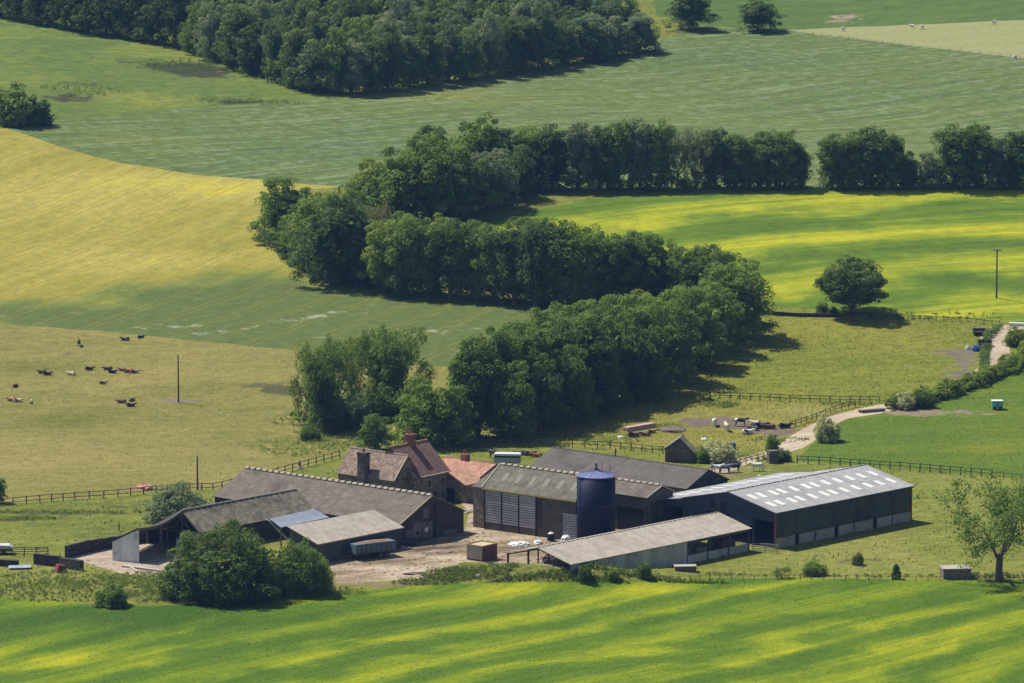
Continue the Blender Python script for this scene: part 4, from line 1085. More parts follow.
for hx, hz in ((13.6, 5.2), (15.9, 2.9)): MB().box(hx, hx+.4, -.03, .02, hz, hz+.35).build('wall_opening', BLACK, D)
dr = MB().box(16.6, 19.6, -.09, -.01, 0, 4.6).build('door', SLATG, D)
mb = MB()
for j in range(11): mb.box(16.65, 19.55, -.15, -.095, .1+j*.41, .1+j*.41+.31)
mb.build('slat', SLATY, dr)
# hipped stone end
EX = -2.35
MB().prism([(EX, 0.05, -.3), (-.02, 0.05, -.3), (-.02, 0.05, 6.85), (EX, 0.05, 6.85)], (0, WD-.1, 0)).build('end_wall', STONE, D)
MB().poly([(EX-.2, -.2, 6.85), (-.28, -.2, 6.9), (-.28, WD/2, 10.12)]).poly([(EX-.2, -.2, 6.85), (-.28, WD/2, 10.12), (EX-.2, WD+.2, 6.85)]).poly([(EX-.2, WD+.2, 6.85), (-.28, WD/2, 10.12), (-.28, WD+.2, 6.9)]).poly([(EX-.2, -.2, 6.85), (EX-.2, WD+.2, 6.85), (-.28, WD+.2, 6.9), (-.28, -.2, 6.9)]).build('end_roof', ROOF_MOSSX, D)

# ------------------------------------------------------------------ middle barn, long back barn
F = start('middle_barn', 'dark-roofed barn behind the silo with a small gable end', 'barn', 661, 485.8, 7.4, -40)
gable_wall(-19.5, 0, -4, 3.2, 5.95, 5.9, 0, 7.3).build('wall', RENDERW, F)
sl = gable_slopes(-19.5, 0, -4, 3.2, 5.95, 5.9, 0, 7.3, 'X', .3)
rf = sl[0].build('roof', ROOF_X(), F); sl[1].build('roof', ROOF_X(), F)
ridge_caps(-19.5, .2, 0, 7.5, 'X', 1.3, .26, False).build('ridge_cap', RIDGE, rf)
MB().bar((.32, -4.2, 5.95), (.32, 0, 7.5), .14).bar((.32, 0, 7.5), (.32, 3.4, 5.95), .14).build('verge', RIDGE, F)
MB().box(-6, -.5, -4.06, -4.0, 0, 3.9).build('doorway', BLACK, F)
MB().box(.01, .06, -2.6, -.4, 1., 5).build('gable_boarding', GTIMB, F)

Eb = start('back_barn', 'longest dark plain-roofed barn behind the silo beside the stone hut', 'barn', 686, 488, 4, -41)
LE, WE = 34.2, 11.2
gable_wall(-LE, 0, 0, WE, 3.9, 3.9, WE/2, 6.3).build('wall', STONE_D, Eb)
sl = gable_slopes(-LE, 0, 0, WE, 3.9, 3.9, WE/2, 6.3, 'X', .3)
rf = sl[0].build('roof', ROOF_DARK, Eb); sl[1].build('roof', ROOF_DARK, Eb)
ridge_caps(-LE-.3, .3, WE/2, 6.44, 'X', 1.1, .13).build('ridge_cap', ROOF_DARK, rf)
MB().bar((.34, -.2, 3.92), (.34, WE/2, 6.45), .13).bar((.34, WE/2, 6.45), (.34, WE+.2, 3.92), .13).build('verge', TIMB, Eb)
MB().prism([(.02, .3, 2.4), (.02, WE-.3, 2.4), (.02, WE-.3, 3.8), (.02, WE/2, 6.1), (.02, .3, 3.8)], (.05, 0, 0)).build('gable_boarding', GTIMB, Eb)

# ------------------------------------------------------------------ long left barn and its lean-tos
G = start('long_barn', 'long dark-roofed barn with patched dark timber gable and capped ridge', 'barn', 399, 524, 3.6, -40)
LG, WG = 41.0, 16.2
gable_wall(-LG, 0, 0, WG, 3.5, 3.5, WG/2-.2, 7.1).build('wall', GTIMB, G)
sl = gable_slopes(-LG, 0, 0, WG, 3.5, 3.5, WG/2-.2, 7.1, 'X', .3)
rf = sl[0].build('roof', ROOF_X(), G); sl[1].build('roof', ROOF_X(), G)
ridge_caps(-LG-.3, .3, WG/2-.2, 7.3, 'X', 1.35, .32, False).build('ridge_cap', RIDGE, rf)
MB().bar((.34, -.25, 3.5), (.34, WG/2-.2, 7.25), .2).bar((.34, WG/2-.2, 7.25), (.34, WG+.25, 3.5), .12).build('verge', plain('verge_lichen', (.25, .22, .13), .9, .4, 2), G)
for y0, y1, z0, z1, m_ in ((1.6, 3.2, .0, 2.3, PATCH), (3.4, 5.6, .6, 3.2, PATCH), (5.8, 8.3, .2, 3.0, CONC), (6.0, 7.4, 3.6, 5.4, PATCH), (9.4, 10.6, 2.6, 4.6, GTIMB), (11, 14.5, .0, .9, CONC)):
    MB().box(.01, .07, y0, y1, z0, z1).build('patch_board', PATCH if m_ is CONC else m_, G)
MB().box(.0, .09, 4.2, 4.9, 1.2, 1.8).build('wall_opening', BLACK, G)
MB().box(.075, .12, 6.4, 7.1, 1.4, 2.1).build('white_sack', WHITE, G)
MB().box(.0, .09, 8.5, 9.2, 0, 6.0).build('post', BLACK, G)

Hh_ = start('lean_to_shed', 'low shed with pale tan single-slope roof against the long barn', 'shed', 402, 527, 3.4, -42)
LH_, WH = 19.6, 6.3
MB().prism([(-WH, 0, -.2), (0, 0, -.2), (0, 0, 3.2), (-WH, 0, 5.2)], (0, -LH_, 0)).build('wall', plain('lean_to_cladding', (.065, .065, .068), .8, .35, .8, vert=('Y', .3), stain=(.045, .04, .038), stain_amt=.4), Hh_)
MB().slab([(-WH-.3, -LH_-.3, 5.42), (.25, -LH_-.3, 3.34), (.25, .3, 3.34), (-WH-.3, .3, 5.42)], .1).build('roof', ROOF_TAN, Hh_)
MB().box(.22, .34, -LH_-.3, .3, 3.12, 3.26).build('gutter', TIMB, Hh_)
MB().box(-.02, .05, -6.5, -3.4, 0, 2.6).build('door', BLACKB, Hh_)

I = start('open_shed', 'old mossy-roofed open shed with a sagging timber front', 'shed', 296, 489.6, 6.5, -42.5)
LI = 26.3
rr = MB().slab([(0, -LI, 6.45), (4.2, -LI, 3.35), (4.2, .2, 3.45), (0, .2, 6.55)], .1).build('roof', ROOF_MOSS, I)
MB().slab([(-8.6, -LI+.2, 2.0), (0, -LI, 6.45), (0, .2, 6.55), (-8.6, .2, 2.2)], .1).build('roof', ROOF_MOSS, I)
ridge_caps(-LI, .2, 0, 6.58, 'Y', 1.4, .15).build('ridge_cap', RIDGE, rr)
MB().box(3.8, 3.9, -LI+3, 0, -.2, 3.4).build('side_wall', BLACKB, I)
MB().box(-8.4, -8.3, -LI, 0, -.2, 1.9).build('side_wall', BLACKB, I)
MB().prism([(-8.2, -.1, -.2), (3.8, -.1, -.2), (3.8, -.1, 3.4), (0, -.1, 6.4), (-8.2, -.1, 2)], (0, .1, 0)).build('back_wall', BLACKB, I)
mb = MB()
mb.bar((0, -LI+.1, 3.3), (0, -LI+.1, 6.3), .25).bar((-7.5, -LI+.1, 2.7), (3.9, -LI+.1, 3.2), .28).bar((0, -LI+.1, 6.3), (4.1, -LI+.1, 3.3), .25).bar((0, -LI+.1, 6.3), (-8.4, -LI+.1, 2.1), .25).bar((-2.2, -LI+.1, 3.1), (0, -LI+.1, 5.4), .16).bar((2.2, -LI+.1, 3.2), (0, -LI+.1, 5.0), .16)
mb.build('truss', TIMB, I)
for x, y in ((3.6, -LI+.1), (-8.2, -LI+.1), (-3.5, -LI+.1), (3.6, -LI+9), (3.6, -LI+18)):
    MB().box(x-.15, x+.15, y-.15, y+.15, -.2, 3.2 if x > 0 else (2.0 if x < -8 else 4.4)).build('post', TIMB, I)
# the roofless front bay: sagging purlin out to the white end wall
inv = (Matrix.Translation(I.location) @ Matrix.Rotation(R(-42.5), 4, 'Z')).inverted()
def loc(px, py, z): return inv @ az(px, py, z)
s0, s1 = loc(139, 563, 0), loc(112.5, 560.5, 0)
h0, h1 = 5.5, 3.0
mb = MB(); a = Vector((0, -LI, 6.35)); b = Vector((s0.x, s0.y, h0))
P = [a.lerp(b, k/6)+Vector((0, 0, -.75*math.sin(PI*k/6))) for k in range(7)]
for q, w_ in zip(P, P[1:]): mb.bar(q, w_, .3, .4)
mb.build('sagging_beam', TIMB, I)
mb = MB(); a2 = Vector((-8.4, -LI, 2.1)); b2 = Vector((s1.x, s1.y, h1))
P2 = [a2.lerp(b2, k/6)+Vector((0, 0, -.3*math.sin(PI*k/6))) for k in range(7)]
for q, w_ in zip(P2, P2[1:]): mb.bar(q, w_, .22)
mb.build('sagging_beam', TIMB, I)
q0 = loc(161, 553, 0)
MB().bar((q0.x, q0.y, -.2), (q0.x, q0.y, 5.0), .34).build('post', TIMB, I)
ng = (s1-s0).cross(Vector((0, 0, 1))).normalized()*.12
MB().prism([(s1.x, s1.y, -.1), (s0.x, s0.y, -.1), (s0.x, s0.y, h0), (s1.x, s1.y, h1)], ng).build('end_wall', ZINCV, I)
mb = MB()
for k in range(1, 6): mb.bar(P[k], P2[k], .12)
mb.build('rafter', TIMB, I)
for k in (1, 2, 3, 4, 5, 6):   # a few roof sheets still hang on
    MB().slab([P[k-1].lerp(P2[k-1], .05)+Vector((0, 0, .25)), P[k].lerp(P2[k], .05)+Vector((0, 0, .25)), P[k].lerp(P2[k], .98)+Vector((0, 0, .15)), P[k-1].lerp(P2[k-1], .98)+Vector((0, 0, .15))], .06).build('loose_roof_sheet', BLACKB, I)

Z = start('zinc_canopy', 'small canopy of bluish zinc sheets between mossy and tan roofs', 'canopy', 329.4, 517.3, 3.3, -42.5)
inv = (Matrix.Translation(Z.location) @ Matrix.Rotation(R(-42.5), 4, 'Z')).inverted()
c0, c1, c2, c3 = loc(269.6, 518.7, 4.6), loc(314, 509, 4.6), loc(329.4, 517.3, 3.5), loc(281, 527.5, 3.5)
MB().slab([c0, c3, c2, c1], .06).build('roof', ZINC, Z)
for q in (c3, c2, c3.lerp(c2, .5)): MB().bar((q.x, q.y, -.1), (q.x-.05, q.y, 3.4), .2).build('post', TIMB, Z)
s2, s3 = loc(266.5, 519.5, 4.3), loc(287, 540, 1.3)
MB().slab([s2, s2+Vector((1.2, -.3, 0)), s3+Vector((1.2, -.3, 0)), s3], .05).build('hanging_sheet', ZINC, Z)

# ------------------------------------------------------------------ farmhouse
J = start('farmhouse', 'old stone farmhouse with two steep pantiled roofs and brick chimney', 'house', 393.7, 480, 5.2, -39)
gable_wall(-12.4, 0, 0, 7, 5.1, 5.1, 3.5, 8.85).build('wall', STONE, J)
sl = gable_slopes(-12.4, 0, 0, 7, 5.1, 5.1, 3.5, 8.85, 'X', .2)
rf = sl[0].build('roof', TILE_X, J); sl[1].build('roof', TILE_X, J)
ridge_caps(-12.6, .2, 3.5, 9.0, 'X', .5, .15).build('ridge_tiles', RIDGE, rf)
gable_wall(3.6, 12.9, -8.6, 1.35, 5.2, 5.2, -3.6, 9.85, 'Y').build('wall', STONE, J)
up = .13; kk = (9.85-5.2)/4.95
rf = MB().slab([(1.55, 5.0, 5.2-kk*.2+up), (1.55, 13.15, 5.2-kk*.2+up), (-3.6, 13.15, 9.85+up), (-3.6, 3.3, 9.85+up)], .1).build('roof', TILE_Y, J)
MB().slab([(-8.8, 3.3, 5.2-kk*.2+up), (-3.6, 3.3, 9.85+up), (-3.6, 13.15, 9.85+up), (-8.8, 13.15, 5.2-kk*.2+up)], .1).build('roof', TILE_Y, J)
ridge_caps(3.3, 13.15, -3.6, 10.0, 'Y', .5, .16).build('ridge_tiles', RIDGE_OR, rf)
MB().bar((1.62, 5.4, 5.1), (1.62, 13.2, 5.1), .16).build('gutter', PALEW, J)
MB().bar((.22, -.15, 5.1), (.22, 3.5, 8.98), .14).build('verge', RIDGE, J)
ch = MB().box(-7.6, -5.9, -.55, .75, -.2, 9.0).box(-7.7, -5.8, -.65, .85, 9.0, 9.25).build('chimney', STONE_D, J)
MB().lathe([(.22, 9.2), (.18, 9.95)], 10, -6.75, .1).build('chimney_pot', BRICK, ch)
ch = MB().box(-4.3, -3.0, 8.0, 9.3, 8.8, 11.35).box(-4.4, -2.9, 7.9, 9.4, 11.35, 11.6).build('chimney', BRICK, J)
for dy in (.35, .95): MB().lathe([(.17, 11.58), (.14, 12.1)], 8, -3.65, 8.0+dy).build('chimney_pot', BRICK, ch)
def window(parent, x0, x1, y0, y1, z0, z1, axis):
    """a sashed window let into a wall: frame stands proud, the pane lies inside"""
    if axis == 'X':
        f = MB().box(x0-.08, x1+.08, y0-.05, y0+.02, z0-.1, z0).box(x0-.08, x1+.08, y0-.05, y0+.02, z1, z1+.1).box(x0-.08, x0, y0-.05, y0+.02, z0, z1).box(x1, x1+.08, y0-.05, y0+.02, z0, z1).box((x0+x1)/2-.03, (x0+x1)/2+.03, y0-.04, y0+.01, z0, z1).build('window', PALEW, parent)
        MB().box(x0, x1, y0-.02, y0+.01, z0, z1).build('pane', GLASS, f)
    else:
        f = MB().box(x0-.02, x0+.05, y0-.08, y1+.08, z0-.1, z0).box(x0-.02, x0+.05, y0-.08, y1+.08, z1, z1+.1).box(x0-.02, x0+.05, y0-.08, y0, z0, z1).box(x0-.02, x0+.05, y1, y1+.08, z0, z1).box(x0-.01, x0+.04, (y0+y1)/2-.03, (y0+y1)/2+.03, z0, z1).build('window', PALEW, parent)
        MB().box(x0-.01, x0+.02, y0, y1, z0, z1).build('pane', GLASS, f)
window(J, 0, 0, 3.1, 4.0, 5.9, 7.0, 'Y')
window(J, -4.6, -3.6, 0, 0, 2.9, 4.1, 'X'); window(J, -2.4, -1.4, 0, 0, 2.9, 4.1, 'X'); window(J, -10.8, -9.8, 0, 0, 2.9, 4.1, 'X')
window(J, 1.35, 0, 7.2, 8.2, 3.0, 4.3, 'Y'); window(J, 1.35, 0, 10.8, 11.7, 3.0, 4.3, 'Y'); window(J, 1.35, 0, 10.8, 11.7, .8, 2.0, 'Y')
MB().box(1.33, 1.43, 8.8, 9.8, 0, 2.1).build('door', BLACKB, J)

K = start('cottage', 'low outbuilding with orange pantile roofs and short brick chimney', 'outbuilding', 495.4, 464, 5.5, -40)
gable_wall(-11, 0, -5.2, 4, 3.3, 3.6, 0, 5.4).build('wall', STONE, K)
sl = gable_slopes(-11, 0, -5.2, 4, 3.3, 3.6, 0, 5.4, 'X', .2)
rf = sl[0].build('roof', TILE_ORX, K); sl[1].build('roof', TILE_ORX, K)
ridge_caps(-11.2, .2, 0, 5.55, 'X', .5, .14).build('ridge_tiles', plain('red_ridge', (.36, .2, .15), .9, .3, 2), rf)
gable_wall(-9.3, -5.25, -6, 1.2, 3.2, 3.2, -2.4, 4.9, 'Y').build('wing_wall', STONE, K)
kk = 1.7/3.6
MB().slab([(1.4, -9.5, 3.23), (1.4, -5.25, 3.23), (-2.4, -3.0, 5.03), (-2.4, -9.5, 5.03)], .1).build('wing_roof', TILE_ORY, K)
MB().slab([(-6.2, -9.5, 3.23), (-2.4, -9.5, 5.03), (-2.4, -3.0, 5.03), (-6.2, -5.25, 3.23)], .1).build('wing_roof', TILE_ORY, K)
ch = MB().box(-7.4, -6.2, -.5, .6, 4.8, 6.5).build('chimney', BRICK, K)
MB().lathe([(.18, 6.5), (.15, 7.2)], 8, -6.9, 0).build('chimney_pot', BRICK, ch)
MB().box(-3.6, -1.2, -9.34, -9.28, 0, 2.3).build('doorway', BLACK, K)
MB().box(-5.6, -4.2, -9.36, -9.3, .0, 2.2).build('door', PALEW, K)

Lh = start('stone_hut', 'small dark stone hut with a bare gable behind the back barn', 'hut', 665, 462, 0, -6)
MB().prism([(0, 0, -.3), (5.4, 0, -.3), (5.4, 0, 1.2), (2.6, 0, 4.15), (0, 0, 2.3)], (0, 5, 0)).build('wall', STONE_D, Lh)
MB().slab([(-.15, .1, 2.28), (2.6, .1, 4.28), (2.6, 5.1, 4.28), (-.15, 5.1, 2.28)], .1).build('roof', ROOF_MOSS, Lh)
MB().slab([(2.6, .1, 4.28), (5.55, .1, 1.2), (5.55, 5.1, 1.2), (2.6, 5.1, 4.28)], .1).build('roof', ROOF_MOSS, Lh)
MB().bar((-.2, -.06, 2.25), (2.6, -.06, 4.3), .22).bar((2.6, -.06, 4.3), (5.5, -.06, 1.25), .22).build('coping', STONE_D, Lh)

tk = start('brick_tank', 'small square brick water tank with a pale lid by the bare tree', 'tank', 943.5, 579.5, 0, 6)
MB().box(0, 4.4, 0, 3, -.3, 1.55).build('wall', stone_mat('tank_brick', (.19, .15, .12), (.13, .11, .09), .25), tk)
MB().box(-.12, 4.52, -.12, 3.12, 1.56, 1.72).build('lid', CONC, tk)
tk = start('concrete_trough', 'low concrete trough with pale top in front of tan-roofed shed', 'trough', 675, 571, 0, 4)
MB().box(0, 3.4, 0, 1.6, -.3, .62).build('wall', plain('trough_side', (.16, .11, .1), .9, .3), tk)
MB().box(-.08, 3.48, -.08, 1.68, .63, .75).build('lid', CONC, tk)

# ------------------------------------------------------------------ low yard walls
def strip_wall(name, label, pts, h, th, m, cat='wall'):
    P = [gp(*q) for q in pts]
    o = P[0].copy(); mb = MB()
    for a, b in zip(P, P[1:]):
        d = (b-a); d.z = 0; n = Vector((-d.y, d.x, 0)).normalized()*th/2
        k = max(1, int(d.length/2.5))
        for j in range(k):
            s, e = a.lerp(b, j/k)-o, a.lerp(b, (j+1)/k-.002)-o
            hh = h*(1+rng.uniform(-.1, .1))
            mb.prism([s-n+Vector((0, 0, -.4)), e-n+Vector((0, 0, -.4)), e+n+Vector((0, 0, -.4)), s+n+Vector((0, 0, -.4))], (0, 0, hh+.4))
    return tag(mb.build(name, m, None, loc=o), label, cat)
strip_wall('stone_wall', 'dark stone wall along the back of the dirt cattle yard', [(66, 558), (90, 552), (125, 545), (160, 540), (200, 533)], 1.9, .5, STONE_B)
strip_wall('stone_wall', 'dark crumbling wall stretch left of the cattle yard entrance', [(35, 564), (60, 567), (82, 571)], 1.7, .8, STONE_B)
strip_wall('stone_wall', 'short dark wall end cut by the frame beside pale sheet', [(-12, 565), (18, 567)], 1.0, .8, STONE_B)
strip_wall('stone_wall', 'dry stone wall under the bushes left of the lone tree', [(772, 315), (800, 316.5), (840, 317)], .7, .5, STONE_B)
strip_wall('stone_gatepost', 'dark square stone gatepost stub at the lane bend', [(768, 463), (777, 462.5)], 2.2, 1.6, STONE_D, 'gatepost')

# ------------------------------------------------------------------ fences
def fence(name, label, pts, step, h, rails, pw=.13, m=FENCEW, maxp=100):
    P = [gp(*q) for q in pts]
    root = thing(name, label, 'fence', P[0])
    S_ = []
    for a, b in zip(P, P[1:]):
        k = max(1, round((b-a).length/step))
        S_ += [a.lerp(b, j/k) for j in range(k)]
    S_.append(P[-1])
    for s in S_: s.z = ground(s.x, s.y)
    pm = MB().box(-pw/2, pw/2, -pw/2, pw/2, -.3, h)
    first = None
    for s in S_:
        if first is None: first = q = pm.build('post', m, root)
        else: q = first.copy(); C.objects.link(q); q.parent = root
        q.location = s-P[0]; q.scale = (1, 1, rng.uniform(.9, 1.1)); q.rotation_euler = (rng.normal(0, .03), rng.normal(0, .03), rng.uniform(0, .3))
    for zr in rails:
        mb = MB()
        for a, b in zip(S_, S_[1:]):
            mb.bar(a-P[0]+Vector((0, 0, zr)), b-P[0]+Vector((0, 0, zr-.02)), .05 if h > .9 else .03, .11 if h > .9 else .03)
        mb.build('rail', m, root)
    return root
fence('timber_fence', 'post and rail fence along the foot of the dry cow pasture', [(-14, 507.5), (40, 502.5), (75, 500), (118, 497), (156, 493), (190, 491), (213, 490.5), (240, 485), (262, 479), (300, 469), (340, 458)], 2.3, 1.35, (.55, 1.25), .17)
fence('timber_fence', 'weathered fence behind the farm buildings below the tree belt', [(468, 448), (500, 447.5), (560, 447), (610, 449), (663, 454)], 2.2, 1.4, (.7, 1.3), .16)
fence('timber_fence', 'rail fence between smooth meadow and the muddy cattle paddock', [(668, 398), (690, 398), (740, 399.5), (800, 402), (880, 403.5)], 1.85, 1.3, (.7, 1.25), .15)
fence('timber_fence', 'rail fence curving below the bright green field by the lane', [(797, 463.5), (830, 465), (860, 467.5), (900, 470), (950, 474), (992, 477.5)], 1.75, 1.45, (.75, 1.35), .17)
fence('wire_fence', 'thin post and wire fence continuing below bright green field to frame edge', [(995, 478), (1012, 480), (1040, 482)], 1.75, 1.2, (1.1,), .12)
fence('wire_fence', 'post and wire fence between meadow and yellow-green crop beyond lone tree', [(845, 316), (880, 318.5), (920, 320), (960, 322), (1000, 326)], 1.6, 1.1, (.9,), .12)
fence('wire_fence', 'low post and wire fence along the near crop edge', [(500, 582), (560, 581), (640, 580), (720, 579.5), (800, 580), (880, 580.5), (940, 581), (990, 582), (1040, 582)], 1.75, .85, (.75,), .1)
fence('timber_fence', 'lichened fence along the lane behind the back barn', [(697, 477), (715, 472), (740, 466), (764, 459)], 1.9, 1.2, (.6, 1.1), .13)
fence('timber_fence', 'dark fence by the muddy paddock beside the lane', [(790, 428), (812, 421), (835, 412), (855, 407)], 1.7, 1.2, (.6, 1.1), .12)
fence('timber_fence', 'short rail fence by the white trailer at the frame edge', [(12, 556), (24, 556.5), (36, 556.5), (48, 556)], 2.2, 1.5, (.4, .8, 1.2, 1.45), .16)
fence('wire_fence', 'wire fence along the boundary of pale stubble strip', [(786, 32), (840, 38), (900, 46), (960, 52), (1030, 60)], 3, .8, (.7,), .08)

# ------------------------------------------------------------------ poles
def pole(name, label, px, py, top, r=.13, arm=False, cat='pole'):
    p = gp(px, py); h = (py-top)/ppm(p)/math.cos(PITCH)
    o = thing(name, label, cat, p)
    MB().tube([(0, 0, -.5), (0, 0, h)], [r*1.2, r*.8], 8).build('post', TIMB, o)
    if arm:
        a = MB().bar((-.9, 0, h-.3), (.9, 0, h-.3), .13).build('crossarm', TIMB, o)
        for x in (-.8, 0, .8): MB().lathe([(.06, h-.23), (.08, h-.1), (.04, h+.02)], 8, x, 0).build('insulator', CONC, a)
    else:
        MB().box(-.12, .12, -.2, -.1, h-.8, h-.4).build('bracket', TIMB, o)
pole('utility_pole', 'bare timber pole on the worn patch of the cow pasture', 178.5, 402.5, 355, .145)
pole('utility_pole', 'timber pole behind the willow at the pasture fence', 197.5, 490, 456, .15)
pole('power_pole', 'power pole with crossarm in the yellow-green crop', 996.5, 298, 249, .17, True)
pole('fence_stake', 'single short stake behind the long barn roof', 615.5, 456, 448.5, .14)
pole('fence_stake', 'lone thin stake in bright grass behind the cattle yard', 119, 531, 522.5, .1)

# ------------------------------------------------------------------ trailers, tanks and clutter
def wheel(parent, x, y, z, r=.45, w=.3):
    mb = MB(); mb.tube([(x, y-w/2, z), (x, y+w/2, z)], r, 14)
    o = mb.build('wheel', RUBBER, parent); MB().tube([(x, y-w/2-.02, z), (x, y+w/2+.02, z)], r*.5, 10).build('rim', RUST, o)
tr = start('tipping_trailer', 'faded blue farm tipping trailer loaded with soil beside the low shed', 'trailer', 356, 561, 0, 33)
MB().box(0, 7.6, 0, 2.4, 1.05, 2.55).build('bed', BLUEP, tr)
mb = MB()
for k in range(9): mb.box(.02+k*.94, .1+k*.94, -.08, -.002, 1.05, 2.55)
mb.box(0, 7.6, -.1, -.003, 2.45, 2.6).box(0, 7.6, -.1, -.003, 1.0, 1.12).build('rib', plain('rusty_blue', (.06, .07, .08), .8, .4, 2, stain=(.16, .08, .05), stain_amt=.6), tr)
mb = MB(); mb.lathe([(1, 0), (.6, .25), (.1, .34)], 14); ld = mb.build('load', plain('soil_load', (.2, .13, .1), .95, .4, 2), tr); ld.location = (3.8, 1.2, 2.5); ld.scale = (3.6, 1.1, 1)
for x in (4.6, 5.7):
    for y in (-.02, 2.3): wheel(tr, x, y, .5, .52, .32)
MB().box(.3, 7.3, .7, 1.7, .8, 1.04).build('chassis', NAVYS, tr)
MB().bar((.3, 1.2, .85), (-1.6, 1.2, .6), .16).build('drawbar', RUST, tr)
bn = start('dark_tank', 'small dark blue tank standing at the end of the tipping trailer', 'tank', 404, 547, 0, 20)
MB().tube([(0, .6, .65), (.1, .6, .65), (2.1, .6, .65), (2.2, .6, .65)], [.4, .6, .6, .4], 14).build('barrel', plain('dark_blue_tank', (.02, .025, .05), .4, .2), bn)
MB().box(.2, .4, .1, 1.1, 0, .4).box(1.8, 2.0, .1, 1.1, 0, .4).build('stand', NAVYS, bn)
cr = start('slatted_crate', 'open-topped slatted crate trailer with maroon side in the yard', 'crate trailer', 466.5, 559.5, 0, -39)
MB().box(0, 3.3, 0, 3.8, .1, .3).build('floor', TIMB, cr)
for (x0, x1, y0, y1, m_) in ((0, 3.3, -.06, 0, 'tan'), (0, 3.3, 3.8, 3.86, 'maroon'), (-.06, 0, 0, 3.8, 'tan'), (3.3, 3.36, 0, 3.8, 'maroon')):
    mm = plain('maroon_boards', (.17, .055, .06), .85, .35, 2) if m_ == 'maroon' else plain('tan_boards', (.36, .31, .26), .9, .3, 2)
    mb = MB(); n = int(max(x1-x0, y1-y0)/.42)
    for k in range(n):
        a = (k+.16)/n; b = (k+.8)/n
        if x1-x0 > 1: mb.box(x0+a*(x1-x0), x0+b*(x1-x0), y0, y1, .3, 2.5)
        else: mb.box(x0, x1, y0+a*(y1-y0), y0+b*(y1-y0), .3, 2.5)
    mb.build('side_panel', mm, cr)
mb = MB().bar((3.33, -.03, 2.55), (3.33, 3.83, 2.55), .14).bar((3.33, 3.83, 2.55), (-.03, 3.83, 2.55), .14).bar((-.03, 3.83, 2.55), (-.03, -.03, 2.55), .14).bar((-.03, -.03, 2.55), (3.33, -.03, 2.55), .14)
mb.build('top_frame', plain('yellow_frame', (.42, .32, .1), .8, .3), cr)
MB().box(.1, 3.2, .1, 3.7, .35, 2.42).build('straw_load', plain('straw', (.42, .34, .25), .95, .3, 3, bump=.8), cr)
lt = start('livestock_trailer', 'silver livestock trailer with pale roof behind the orange outbuilding', 'livestock trailer', 494, 466, 0, -6)
bd = MB().box(0, 4.6, 0, 2.0, .5, 1.5).build('body', plain('trailer_alu', (.3, .33, .35), .5, .2), lt)
MB().box(.02, 4.58, .02, 1.98, 1.5, 1.85).build('vent_slots', BLACK, lt)
MB().prism([(-.05, -.05, 1.85), (4.65, -.05, 1.85), (4.65, -.05, 2.05), (4.4, -.05, 2.2), (.2, -.05, 2.2), (-.05, -.05, 2.05)], (0, 2.1, 0)).build('roof', plain('trailer_roof', (.5, .53, .53), .5, .15), lt)
for x in (2.0, 2.9):
    for y in (-.1, 2.1): wheel(lt, x, y, .35, .35, .22)
MB().bar((0, 1, .5), (-1.2, 1, .45), .1).build('drawbar', NAVYS, lt)
lt = start('flat_trailer', 'white-topped trailer cut by the frame at the far yard corner', 'trailer', -6, 555, 0, 4)
MB().box(0, 3, 0, 2, .5, 1.0).build('body', plain('dark_trailer', (.1, .11, .13), .6, .3), lt)
MB().prism([(-.1, -.1, 1.02), (3.1, -.1, 1.02), (2.5, -.1, 1.5), (-.1, -.1, 1.6)], (0, 2.2, 0)).build('cover', TARP0, lt)
for y in (0, 2): wheel(lt, 1.5, y, .4, .4, .25)

def lump(name, label, cat, px, py, w, h, mat, sub_=3, squash=1., seed=0, dz=0):
    """a crumpled heap or filled sack: an uneven dome"""
    p = gp(px, py); s = ppm(p); mb = MB(); n = 18
    r_ = random.Random(seed)
    rows_ = []
    W_, H_ = w/s/2, h/s
    for j in range(6):
        t_ = j/5
        rows_.append([(W_*math.cos(2*PI*k/n)*math.cos(t_*PI/2)**.7*r_.uniform(.85, 1.12), squash*W_*math.sin(2*PI*k/n)*math.cos(t_*PI/2)**.7*r_.uniform(.85, 1.1), -.05+H_*math.sin(t_*PI/2)*r_.uniform(.85, 1.1)) for k in range(n)])
    mb.v = [q for row_ in rows_ for q in row_]
    for j in range(5):
        for k in range(n): mb.f.append((j*n+k, j*n+(k+1) % n, (j+1)*n+(k+1) % n, (j+1)*n+k))
    mb.f.append(tuple(5*n+k for k in range(n)))
    o = mb.build(name, mat, None, False, p+Vector((0, 0, dz)))
    return tag(o, label, cat)
TARPW = plain('white_plastic', (.62, .64, .64), .45, .2, 1)
TEAL = plain('teal_plastic', (.2, .42, .4), .5, .25, 1)
SALM = plain('salmon_tarp', (.5, .2, .17), .7, .3, 1)
BLUET = plain('blue_plastic', (.02, .08, .42), .5, .25, 1)
lump('plastic_heap', 'crumpled white plastic wrap lying in front of the slatted barn', 'plastic heap', 519, 545, 24, 4, TARPW, seed=1, squash=.6)
lump('plastic_heap', 'smaller white plastic wrap closest to the black barrel', 'plastic heap', 538, 543.5, 10, 4, TARPW, seed=2)
lump('plastic_heap', 'pale teal plastic sheet heap against the slatted barn wall', 'plastic heap', 537, 534.5, 15, 4, TEAL, seed=3, squash=.5)
lump('white_sack', 'large white sack between the black barrel and the silo', 'sack', 566, 541, 11, 6.5, TARPW, seed=4)
lump('tarp_heap', 'salmon pink tarpaulin heap on the pasture by the fence', 'tarpaulin', 145, 489, 19, 5, SALM, seed=5, squash=.8)
lump('white_sack', 'white sack standing closest to the house corner in passage', 'sack', 452, 499, 5, 6, TARPW, seed=6)
